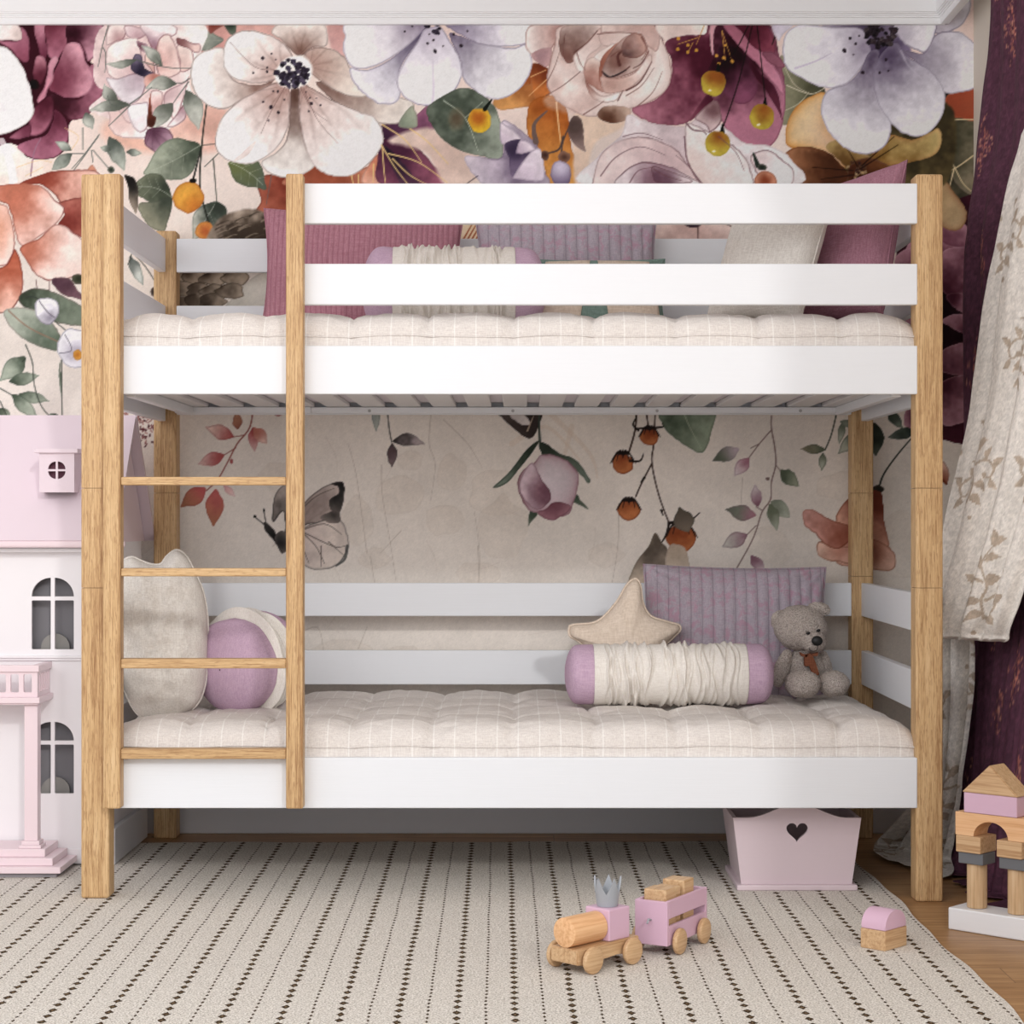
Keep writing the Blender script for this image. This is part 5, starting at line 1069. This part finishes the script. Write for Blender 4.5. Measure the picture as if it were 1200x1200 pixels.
names = ('first wooden block loaded in the wagon, nearest the engine', 'thin wooden block standing between two thicker ones in the wagon', 'rearmost wooden block loaded in the pink wagon')
for (x0_, x1_, y0_, y1_, z1_), lb in zip(((-.022, .028, .022, .074, .136), (.034, .056, .024, .072, .134), (.068, .118, .022, .074, .142)), names):
    o_ = obj('toy_block', BM((x0_, x1_, y0_, y1_, .0325, z1_), bev=.003), mat_beech, None, local=True); o_.location = wag.location; o_.rotation_euler = wag.rotation_euler
    tag(o_, lb, 'toy block', 'blocks in the wagon')
# ---------------------------------------------------------------- loose blocks on the rug
def oriented(origin, ang): return Matrix.Translation(origin) @ Matrix.Rotation(R(ang), 4, 'Z')
Mb = oriented((.775, 4.143, 0), 47)
def tobj(name, bm, mat, M, lab, cat, group=None, **k):
    o_ = obj(name, bm, mat, None, local=True, **k); c = Vector([0, 0, 0]); n_ = len(o_.data.vertices)
    xs_ = [v_.co.x for v_ in o_.data.vertices]; ys_ = [v_.co.y for v_ in o_.data.vertices]; zs_ = [v_.co.z for v_ in o_.data.vertices]
    c = Vector(((min(xs_)+max(xs_))/2, (min(ys_)+max(ys_))/2, min(zs_))); o_.data.transform(Matrix.Translation(-c))
    o_.location = M @ c; o_.rotation_euler = M.to_euler(); return tag(o_, lab, cat, group)
tobj('toy_block', BM((0, .086, 0, .062, RZ_, .0505), bev=.002), mat_beech, Mb, 'low wooden block on the rug under the pink half-round block', 'toy block')
bm = bmesh.new(); arc = [(.002, .051)]+[(.043-.041*math.cos(a_), .051+.040*math.sin(a_)**.85) for a_ in (math.pi*i/24 for i in range(1, 24))]+[(.084, .051)]
prism(bm, arc, .001, .061, bev=.0012); tobj('half_round_block', bm, mat_toy_pink, Mb, 'pink half-round block resting on a wooden block on the rug', 'toy block', smooth=True, auto=35)
# ---------------------------------------------------------------- castle of blocks at the right
Ao = (.9665, 4.409, 0); Mc = oriented(Ao, -43.)
G = 'blocks of the toy castle'
tobj('base_board', BM((0, .30, 0, .082, .0005, .050), bev=.003), m_paint('white_toy_paint', (236, 236, 238), 'x', .4, .1), Mc, 'white base board of the toy castle on the oak floor', 'toy block', G)
for i, (t_, nm) in enumerate(((.05, 'left'), (.152, 'right'))):
    bm = bmesh.new(); r_ = .0225; lathe(bm, [(r_-.003, 0), (r_-.0008, .0008), (r_, .003), (r_, .097), (r_-.0008, .0992), (r_-.003, .1)], 32, Matrix.Translation((t_, .041, .0505)))
    tobj('wooden_column', bm, mat_beech_z, Mc, 'round wooden column, %s one of the toy castle' % nm, 'toy block', G, smooth=True, auto=40)
    tobj('square_block', BM((t_-.031, t_+.031, .012, .068, .151, .1765), bev=.002), mat_toy_grey, Mc, 'dark grey square block on the %s castle column' % nm, 'toy block', G)
    tobj('square_block', BM((t_-.034, t_+.028, .006, .078, .177, .2145), bev=.002), mat_beech, Mc, 'wooden block on the grey block of the %s castle column' % nm, 'toy block', G)
bm = bmesh.new(); A0, A1 = .013, .190; am = (A0+A1)/2
out_ = [(A0, .215), (am-.043, .215)]+[(am-.043*math.cos(a_), .215+.036*math.sin(a_)) for a_ in (math.pi*i/20 for i in range(1, 20))]+[(am+.043, .215), (A1, .215), (A1, .2665), (A0, .2665)]
t = bmesh.new(); panel(t, [out_], .010, .072); merge(bm, t); tobj('arch_block', bm, mat_pine, Mc, 'peach wooden arch bridging both castle columns', 'toy block', G)
tobj('square_block', BM((.034, .166, .010, .070, .267, .312), bev=.002), mat_toy_pink, Mc, 'pink block on top of the castle arch', 'toy block', G)
bm = bmesh.new(); prism(bm, [(.030, .3125), (.170, .3125), (.100, .378)], .008, .072, bev=.002); tobj('roof_block', bm, mat_beech, Mc, 'triangular wooden roof block topping the toy castle', 'toy block', G)
# ---------------------------------------------------------------- dollhouse
HY = 5.18; hx1 = -1.088; hx0 = -1.86
house = thing('dollhouse', (-1.47, 5.4, .0), 'tall white dollhouse with pink roof and balcony left of the bunk bed', 'dollhouse')
def rr_(x0, x1, z0, z1, r, n=4):
    out = []
    for cx_, cz_, a0 in ((x1-r, z0+r, -90), (x1-r, z1-r, 0), (x0+r, z1-r, 90), (x0+r, z0+r, 180)):
        for i in range(n+1): a_ = R(a0+90*i/n); out.append((cx_+r*math.cos(a_), cz_+r*math.sin(a_)))
    return out
s_h = F/HY
def hx(p): return (p-CX)/s_h
def hz(p): return H-(p-CY)/s_h
def quarter(xa, xb, zb_, zt_, n=10):   # arch quarter rising towards xb
    out = [(xb, zb_), (xb, zt_)]
    for i in range(1, n+1):
        a_ = math.pi/2*i/n; out.append((xb+(xa-xb)*math.sin(a_), zb_+(zt_-zb_)*math.cos(a_)))
    return out
holes = []; wins = []
for y0_, y1_, y2_, y3_ in ((677, 699, 703.5, 761), (846, 868, 872.5, 930)):
    for dx_ in (0, -.36):
        holes += [[(x+dx_, z) for x, z in quarter(hx(37), hx(59.5), hz(y1_), hz(y0_))], [(x+dx_, z) for x, z in quarter(hx(86.5), hx(64), hz(y1_), hz(y0_))],
                  [(x+dx_, z) for x, z in rr_(hx(37), hx(59.5), hz(y3_), hz(y2_), .003)], [(x+dx_, z) for x, z in rr_(hx(64), hx(86.5), hz(y3_), hz(y2_), .003)]]
        wins.append((hx(61.7)+dx_, hz(y3_), hz(y2_)))
bm = bmesh.new(); panel(bm, [[(hx0, .012), (hx1, .012), (hx1, .862), (hx0, .862)]]+holes, HY, HY+.010); obj('facade', bm, mat_house_white, house)
obj('side_wall', BM((hx1-.010, hx1, HY+.0102, 5.62, .012, .862)), mat_house_white, house); obj('side_wall', BM((hx0, hx0+.010, HY+.0102, 5.62, .012, .862)), mat_house_white, house)
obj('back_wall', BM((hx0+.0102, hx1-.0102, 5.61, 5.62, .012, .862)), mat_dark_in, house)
obj('dim_backing', BM((hx0+.0102, hx1-.0102, HY+.045, HY+.050, .0225, .849)), mat_dark_in, house)  # added grey sheet, its colour stands in for the dim inside behind the windows
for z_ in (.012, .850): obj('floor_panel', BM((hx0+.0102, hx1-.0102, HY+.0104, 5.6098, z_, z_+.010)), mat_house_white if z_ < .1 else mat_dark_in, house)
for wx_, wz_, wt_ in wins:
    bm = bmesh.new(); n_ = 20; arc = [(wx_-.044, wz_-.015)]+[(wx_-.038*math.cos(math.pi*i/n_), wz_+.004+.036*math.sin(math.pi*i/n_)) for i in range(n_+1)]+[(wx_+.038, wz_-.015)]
    panel(bm, [arc], HY+.030, HY+.036); o_ = obj('lit_arch', bm, m_plain('lit_arch_grey', (150, 147, 143), .8), house)  # lighter arch card paints the light seen inside each window
obj('side_plinth', BM((hx1+.0002, hx1+.016, HY-.004, 5.63, .0088, .105), bev=.003), mat_base, house)
obj('front_plinth', BM((hx0, hx1+.0001, HY-.006, HY-.0002, .012, .052), bev=.002), mat_house_white, house)
bm = bmesh.new()
box(bm, hx0, hx(97), HY-.012, HY-.0002, hz(771), hz(768.5), bev=.001); box(bm, hx0, hx(96), HY-.007, HY-.0002, hz(774), hz(771), bev=.001)
obj('sill_moulding', bm, mat_house_white, house)
# roof
re, rr2 = -1.040, -1.059
e0 = Vector((0, 5.125, .862)); e1 = Vector((0, 5.40, 1.204)); e2 = Vector((0, 5.675, .862))
for a_, b_ in ((e0, e1), (e1, e2)):
    d = (b_-a_).normalized(); nn_ = Vector((0, -d.z, d.y)); bm = bmesh.new()
    vs = [bm.verts.new((x, p.y+q.y, p.z+q.z)) for x in (hx0-.03, rr2) for p, q in ((a_, Vector()), (b_, Vector()), (b_, nn_*.012), (a_, nn_*.012))]
    for f_ in ((0, 1, 2, 3), (4, 5, 6, 7), (0, 1, 5, 4), (1, 2, 6, 5), (2, 3, 7, 6), (3, 0, 4, 7)): bm.faces.new([vs[i] for i in f_])
    obj('roof_panel', bm, mat_roof_pink, house)
tri = [(5.13, .862), (5.67, .862), (5.40, 1.195)]
for x in (hx1-.010, hx0):
    bm = bmesh.new(); t = bmesh.new(); A_ = [t.verts.new((x, y, z)) for y, z in tri]; B_ = [t.verts.new((x+.010, y, z)) for y, z in tri]; t.faces.new(A_); t.faces.new(B_[::-1])
    for i in range(3): t.faces.new((A_[i], B_[i], B_[(i+1) % 3], A_[(i+1) % 3]))
    merge(bm, t); obj('gable', bm, mat_house_pink, house)
bm = bmesh.new(); box(bm, hx0-.03, -1.034, 5.115, 5.135, .850, .868, bev=.006, seg=3); obj('eave_strip', bm, mat_house_pink, house)
bm = bmesh.new(); box(bm, hx0-.02, -1.07, 5.145, 5.19, .838, .8495, bev=.002); obj('eave_soffit', bm, mat_house_white, house)
# dormer
Yd = 5.165; sd = F/Yd; fx = lambda p: (p-CX)/sd; fz = lambda p: H-(p-CY)/sd
cxd, czd, rd = fx(66.5), fz(551), 10.2/sd; gp = .0042/1.6
hl = []
for sx_, sz_ in ((1, 1), (-1, 1), (-1, -1), (1, -1)):
    pts = [(gp, gp)]+[(gp+(rd-gp)*math.cos(a_), gp+(rd-gp)*math.sin(a_)) for a_ in (math.pi/2*i/8 for i in range(9))]
    hl.append([(cxd+sx_*x, czd+sz_*z) for x, z in pts])
dorm = link(bpy.data.objects.new('dormer', None)); dorm.parent = house; dorm.location = Vector((cxd, Yd, czd))-house.location; dorm.empty_display_size = .05
bm = bmesh.new(); panel(bm, [[(fx(46), fz(577)), (fx(87), fz(577)), (fx(87), fz(531)), (fx(46), fz(531))]]+hl, Yd, Yd+.008); obj('dormer_front', bm, mat_roof_pink, dorm)
for x in (fx(46), fx(87)-.007): obj('dormer_side', BM((x, x+.007, Yd+.0082, 5.33, fz(577), fz(531))), mat_roof_pink, dorm)
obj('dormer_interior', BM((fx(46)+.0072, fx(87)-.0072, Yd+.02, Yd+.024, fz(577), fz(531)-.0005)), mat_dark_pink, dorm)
obj('dormer_roof', BM((fx(41), fx(92), Yd-.010, 5.37, fz(531)+.0002, fz(525.5)), bev=.0015), mat_roof_pink, dorm)
# balcony on its column, and steps
bal = link(bpy.data.objects.new('balcony', None)); bal.parent = house; bal.location = Vector((-1.4, 5.1, .5))-house.location; bal.empty_display_size = .05
bx1 = -1.245; by0 = 5.045; Yf = by0; zs = lambda p, Y: H-(p-CY)*Y/F
z_b, z_t = zs(826, 5.035), zs(817.5, 5.035)
bm = bmesh.new(); box(bm, hx0+.1, -1.236, 5.030, HY-.0002, z_b+.004, z_t, bev=.0015); box(bm, hx0+.1, -1.241, 5.036, HY-.0002, z_b, z_b+.0039, bev=.001); obj('balcony_floor', bm, mat_house_pink, bal)
rz0 = z_t+.0003; rz1 = zs(787.5, Yf); cap1 = zs(779.5, Yf)
hl = []; x = bx1-.0145
while x > hx0+.16: hl.append(rr_(x-.0215, x, rz0+.012, rz1-.006, .004)); x -= .0335
bm = bmesh.new(); panel(bm, [[(hx0+.115, rz0), (bx1, rz0), (bx1, rz1), (hx0+.115, rz1)]]+hl, Yf, Yf+.008); obj('balcony_railing', bm, mat_house_pink, bal)
L_ = HY-.0004-(Yf+.0082); hl = []; y = .010
while y+.014 < L_: hl.append(rr_(y, y+.0115, rz0+.012, rz1-.006, .003)); y += .019
bm = bmesh.new(); panel(bm, [[(0, rz0), (L_, rz0), (L_, rz1), (0, rz1)]]+hl, 0, .008, Matrix.Translation((bx1, Yf+.0082, 0)) @ Matrix.Rotation(R(90), 4, 'Z')); obj('balcony_railing', bm, mat_house_pink, bal)
bm = bmesh.new(); box(bm, hx0+.105, bx1+.005, Yf-.006, Yf+.014, rz1+.0002, cap1, bev=.0015); box(bm, bx1-.014, bx1+.0055, Yf+.0141, HY-.0004, rz1+.0002, cap1, bev=.0015); obj('hand_rail', bm, mat_house_pink, bal)
Yc = 5.05; sc_c = F/Yc; cxa, cxb = (28.5-CX)/sc_c, (44.-CX)/sc_c
for dx_ in (0, -.40):
    bm = bmesh.new(); box(bm, cxa+dx_, cxb+dx_, Yc, Yc+.034, .094, z_b-.0004, bev=.001); box(bm, cxa-.006+dx_, cxb+.006+dx_, Yc-.006, Yc+.040, .084, .0939, bev=.001); box(bm, cxa-.011+dx_, cxb+.011+dx_, Yc-.011, Yc+.045, .0755, .0839, bev=.001); obj('column', bm, mat_house_pink, house)
for (xr, yf, z0_, z1_) in ((-1.172, 4.985, .0205, .0365), (-1.197, 5.008, .0367, .0555), (-1.222, 5.030, .0557, .0753)): obj('step', BM((hx0+.05, xr, yf, HY-.0064, z0_, z1_), bev=.0015), mat_house_pink, house)
obj('step_shadow_gap', BM((hx0+.05, -1.185, 5.0, HY-.0064, .0088, .0203)), m_plain('step_gap_shade', (150, 146, 150), .7), house)  # grey strip paints the shadow gap under the steps
# ---------------------------------------------------------------- curtains at the right
def damask():
    c = Canvas(0, 0, 640, 1500, 1.6, (228, 222, 215)); full = (slice(0, c.ny), slice(0, c.nx))
    col = (184, 168, 152)
    def motif(x, y, s, m):
        def Q(L): return [(x+m*a_*s, y+b_*s) for a_, b_ in L]
        def lf(a_, b_, w, bend): c.leaf(Q([a_])[0], Q([b_])[0], w*s, col, col, bend=bend*m, ea=0, n=0)
        c.stroke(Q([(0, 60), (-6, 30), (8, 5), (0, -30), (14, -58)]), 5*s, 2*s, col)
        c.stroke(Q([(0, 30), (26, 20), (44, 34), (36, 50), (24, 42)]), 5*s, 3*s, col); c.stroke(Q([(2, 0), (-26, -8), (-44, 6), (-38, 22), (-26, 16)]), 5*s, 3*s, col)
        for a_, b_, w, bd in (((0, 50), (-30, 66), 15, .3), ((0, 56), (22, 78), 14, -.3), ((-6, 30), (-34, 44), 14, .4), ((6, 6), (34, -6), 16, -.4), ((0, -20), (-26, -40), 15, .4), ((2, -32), (30, -40), 14, -.3), ((14, -55), (8, -84), 15, .2), ((14, -55), (36, -70), 12, -.3),
                              ((44, 34), (60, 20), 12, -.4), ((38, 50), (48, 68), 11, .3), ((-44, 6), (-58, -10), 12, .4), ((-40, 22), (-54, 38), 11, -.3), ((26, 20), (34, 4), 10, -.3), ((-24, -8), (-34, -26), 11, .3)): lf(a_, b_, w, bd)
        c.dots([(x+m*24*s, y+42*s, 5*s), (x-m*26*s, y+16*s, 5*s), (x+m*60*s, y-20*s, 4*s), (x-m*14*s, y+84*s, 4*s)], col)
    k = 0
    for j in range(10):
        for i in range(5):
            k += 1; motif(60+i*170+(85 if j % 2 else 0), 60+j*185, 1.0, 1 if (i+j) % 2 else -1)
    n1 = (c.N[4][full]-.5)[..., None]; c.c = c.c*(1+.12*n1)
    r = np.random.RandomState(4).rand(*c.c.shape[:2]); c.c = c.c*(1+.10*(r-.5))[..., None]
    return c
def sprigs():
    c = Canvas(0, 0, 700, 1500, 2.0, (84, 50, 66)); full = (slice(0, c.ny), slice(0, c.nx)); q = random.Random(8)
    P_ = [(36, 60), (20, 330), (30, 700), (120, 160), (100, 520), (130, 880), (60, 980), (210, 90), (230, 420), (200, 760), (60, 1180), (150, 1120), (240, 1250), (40, 1380), (160, 1400), (250, 1010), (330, 250), (340, 640), (340, 930), (330, 1180), (420, 100), (430, 500), (420, 800), (430, 1080), (420, 1330), (520, 300), (530, 660), (520, 980), (530, 1240), (600, 120), (620, 480), (610, 850), (620, 1150)]
    for x, y in P_[::1]:
        for i in range(75):
            t = q.gauss(0, 22); w = 9*math.exp(-(t/26)**2)+2; px = x+q.gauss(0, w)+3*math.sin(t*.2); py = y+t
            a_ = q.uniform(0, 6.28); l = q.uniform(2.5, 6); c.stroke([(px, py), (px+l*.7*math.cos(a_), py+l*math.sin(a_))], q.uniform(1.4, 3), 1.4, q.choice(((176, 112, 98), (150, 90, 82), (192, 134, 116))), .85)
        c.stroke([(x, y-34), (x+4, y), (x-2, y+34)], 1.6, 1., (176, 104, 86), .8)
    c.c = c.c*(1+.16*(c.N[9][full]-.5)+.22*(c.N[4][full]-.5))[..., None]
    r = np.random.RandomState(6).rand(*c.c.shape[:2]); c.c = c.c*(1+.18*(r-.5))[..., None]
    return c
def samp(c, U, V):
    """U, V in millimetres -> colour"""
    i = np.clip((U/c.step).astype(int), 0, c.nx-1); j = np.clip((V/c.step).astype(int), 0, c.ny-1); return c.c[j, i]
DC, DS = damask(), sprigs()
M_LACE = m_attr('cream_brocade', .8, 420, .5, .15); M_WINE = m_attr('wine_curtain_cloth', .75, 300, .4, .2)
def drape(name, rows, nfold, amp, cvs, mat, n=240, m=420, parent=None, ph=0., uoff=0, voff=0, ex=1., Xn=.85):
    """rows: (z, left xyz-ish (x, y), right (x, y), amplitude factor)"""
    zs_ = np.array([r[0] for r in rows]); 
    f = lambda k: (lambda t: np.interp(t, np.linspace(0, 1, len(rows)), [r[k] for r in rows]))
    L = 0; T = np.linspace(0, 1, m)
    # smooth the row tables with a spline
    def sp(k):
        P = Canvas.smooth([(i, r[k]) for i, r in enumerate(rows)], False, 12); return np.interp(T*(len(rows)-1), P[:, 0], P[:, 1])
    z = sp(0); xl, yl, xr, yr, am = sp(1), sp(2), sp(3), sp(4), sp(5)
    u = np.linspace(0, 1, n)
    U, Z = np.meshgrid(u, z); X = xl[:, None]*(1-u)+xr[:, None]*u; Y = yl[:, None]*(1-u)+yr[:, None]*u
    w = U*nfold*math.tau+ph+.35*np.sin(T[:, None]*5+U*4)
    d = (np.sin(w)+.28*np.sin(2*w+1.2)+.12*np.sin(3.1*w+T[:, None]*4))*amp*am[:, None]
    tx = (xr-xl)[:, None]; ty = (yr-yl)[:, None]; ln = np.sqrt(tx*tx+ty*ty)+1e-6
    nx_, ny_ = ty/ln, -tx/ln
    ns = np.array([[fb((uu*2.2*ex+uoff, tt*3.4, ph), 2.1, 3) for uu in u[::4]] for tt in T[::4]]); ns = np.kron(ns, np.ones((4, 4)))[:m, :n]
    k_ = np.ones(9)/9; ns = np.apply_along_axis(lambda a_: np.convolve(np.pad(a_, 4, 'edge'), k_, 'valid'), 0, ns); ns = np.apply_along_axis(lambda a_: np.convolve(np.pad(a_, 4, 'edge'), k_, 'valid'), 1, ns)
    d = d+ns*amp*.5
    X = X+nx_*d; Y = Y+ny_*d+0*d
    P = np.stack([X, Y, Z], -1).astype(np.float32)
    du = np.linalg.norm(np.diff(P, axis=1), axis=2); Us = np.concatenate([np.zeros((m, 1)), np.cumsum(du, 1)], 1)*1000*.62
    dv = np.linalg.norm(np.diff(P[:, n//2], axis=0), axis=1); Vs = np.concatenate([[0], np.cumsum(dv)])[:, None]*1000*.62+np.zeros((1, n))
    o = colour_mesh(name, P, samp(cvs, Us+uoff, Vs+voff), mat)
    if parent is not None: o.parent = parent; o.data.transform(wmat(parent).inverted())
    s_ = o.modifiers.new('thickness', 'SOLIDIFY'); s_.thickness = .0025; s_.offset = 0
    return o
def pr(x, Y): return (x-CX)*Y/F
def zr(y, Y): return H-(y-CY)*Y/F
dark = thing('wine_curtain', (1.2, 5.0, .0), 'wine red curtain with copper sprigs hanging at the right wall', 'curtain')
rws = []
for y, xl in ((-60, 1159), (0, 1157), (60, 1155), (130, 1149), (200, 1141), (250, 1133), (300, 1130), (400, 1129), (520, 1131), (690, 1134), (800, 1132), (900, 1128), (960, 1120), (1000, 1108), (1018, 1104)):
    Yl = 5.22; xx_ = pr(xl, Yl); xr_ = 1.312-.115*min(1, max(0, (y-560)/300)); rws.append((max(zr(y, 5.2), .012), xx_+.014, Yl, xr_, 4.56-.05*(y > 900), (.65 if y < 300 else 1.)+(.5 if y > 950 else 0)))
rws.append((.010, rws[-1][1]-.03, 5.24, rws[-1][3]-.05, 4.45, 2.0))
drape('cloth', rws, 5.2, .020, DS, M_WINE, parent=dark, ph=.9, n=300)
lace = thing('brocade_curtain', (1.15, 4.8, .0), 'cream brocade curtain with tan scrollwork swept towards the bed post', 'curtain')
YL = 4.93; rws = []
for y, xl, xr, yr in ((-60, 1217, 1284, 4.42), (0, 1216, 1284, 4.42), (70, 1209, 1282, 4.42), (150, 1199, 1280, 4.42), (200, 1189, 1278, 4.42), (250, 1178, 1280, 4.42), (300, 1168, 1280, 4.43), (350, 1159, 1276, 4.44), (400, 1150, 1270, 4.46), (450, 1143, 1262, 4.48), (500, 1135, 1254, 4.5), (550, 1123, 1243, 4.52), (600, 1111, 1230, 4.56), (650, 1099, 1214, 4.6), (690, 1090, 1200, 4.64), (720, 1084, 1190, 4.68), (740, 1081, 1184, 4.72)):
    s_ = (y+60)/800; rws.append((zr(y, 4.85), pr(xl, YL), YL, pr(xr, yr), yr, (.6 if y < 200 else .9)-.3*s_))
zl = zr(740, 4.85)
rws += [(zl-.014, pr(1080, YL), YL, pr(1181, 4.73), 4.73, .5), (zl-.020, pr(1080, YL)+.006, YL+.03, pr(1180, 4.75)-.004, 4.78, .4), (zl-.006, pr(1082, YL)+.01, YL+.07, pr(1176, 4.8)-.006, 4.86, .4), (zl+.05, pr(1086, YL)+.01, YL+.08, pr(1170, 4.8)-.006, 4.90, .4)]
drape('swag', rws, 3.6, .020, DC, M_LACE, parent=lace, ph=2.2, n=300, m=460)
rws = []
for y, xl, xr, yl_, yr_ in ((700, 1086, 1142, 5.12, 5.02), (755, 1082, 1144, 5.12, 5.02), (800, 1080, 1143, 5.12, 5.02), (850, 1079, 1138, 5.14, 5.04), (900, 1078, 1131, 5.16, 5.06), (940, 1072, 1126, 5.2, 5.09), (965, 1056, 1122, 5.28, 5.12), (985, 1040, 1120, 5.38, 5.14), (998, 1028, 1119, 5.44, 5.16)):
    rws.append((max(zr(y, (yl_+yr_)/2), .02), pr(xl, yl_), yl_, pr(xr, yr_), yr_, 1.))
rws.append((.016, pr(1022, 5.42), 5.36, pr(1112, 5.1), 5.02, .8)); rws.append((.012, pr(1040, 5.3), 5.25, pr(1106, 5.0), 4.98, .6))
drape('tail', rws, 3.3, .017, DC, M_LACE, parent=lace, ph=.6, n=200, m=300, uoff=200, voff=300)
# ---------------------------------------------------------------- camera and light
cam = bpy.data.cameras.new('camera'); co_ = link(bpy.data.objects.new('camera', cam)); sc.camera = co_
co_.location = (0, 0, H); co_.rotation_euler = (R(90), 0, 0); cam.sensor_width = 36; cam.lens = F/1200*36; cam.shift_x = -(CX-600)/1200; cam.shift_y = (CY-600)/1200; cam.clip_start = .05
sun = bpy.data.lights.new('daylight', 'SUN'); sun.energy = .62; sun.angle = R(3); sun.color = (1, .985, .965)
so_ = link(bpy.data.objects.new('daylight', sun)); d = Vector((-.36, 1, -.45)); so_.rotation_euler = d.to_track_quat('-Z', 'Y').to_euler(); so_.location = (1.5, 0, 2.5)
ar = bpy.data.lights.new('fill_light', 'AREA'); ar.shape = 'RECTANGLE'; ar.size = 2.8; ar.size_y = 1.6; ar.energy = 44; ar.color = (1, .99, .985)  # added fill lamp out of view, brightens the bed and upper left wall
ao = link(bpy.data.objects.new('fill_light', ar)); ao.location = (-1.2, 1.3, 2.1); ao.rotation_euler = (Vector((-.2, 5.2, 1.5))-Vector(ao.location)).to_track_quat('-Z', 'Z').to_euler()
w = bpy.data.worlds.new('daylight_world'); sc.world = w; w.use_nodes = True; bg = w.node_tree.nodes['Background']; bg.inputs[0].default_value = (.98, .98, 1, 1); bg.inputs[1].default_value = 1.08
sc.view_settings.view_transform = 'Standard'; sc.view_settings.look = 'None'; sc.view_settings.exposure = 0.; sc.view_settings.gamma = 1.; sc.view_settings.use_curve_mapping = False
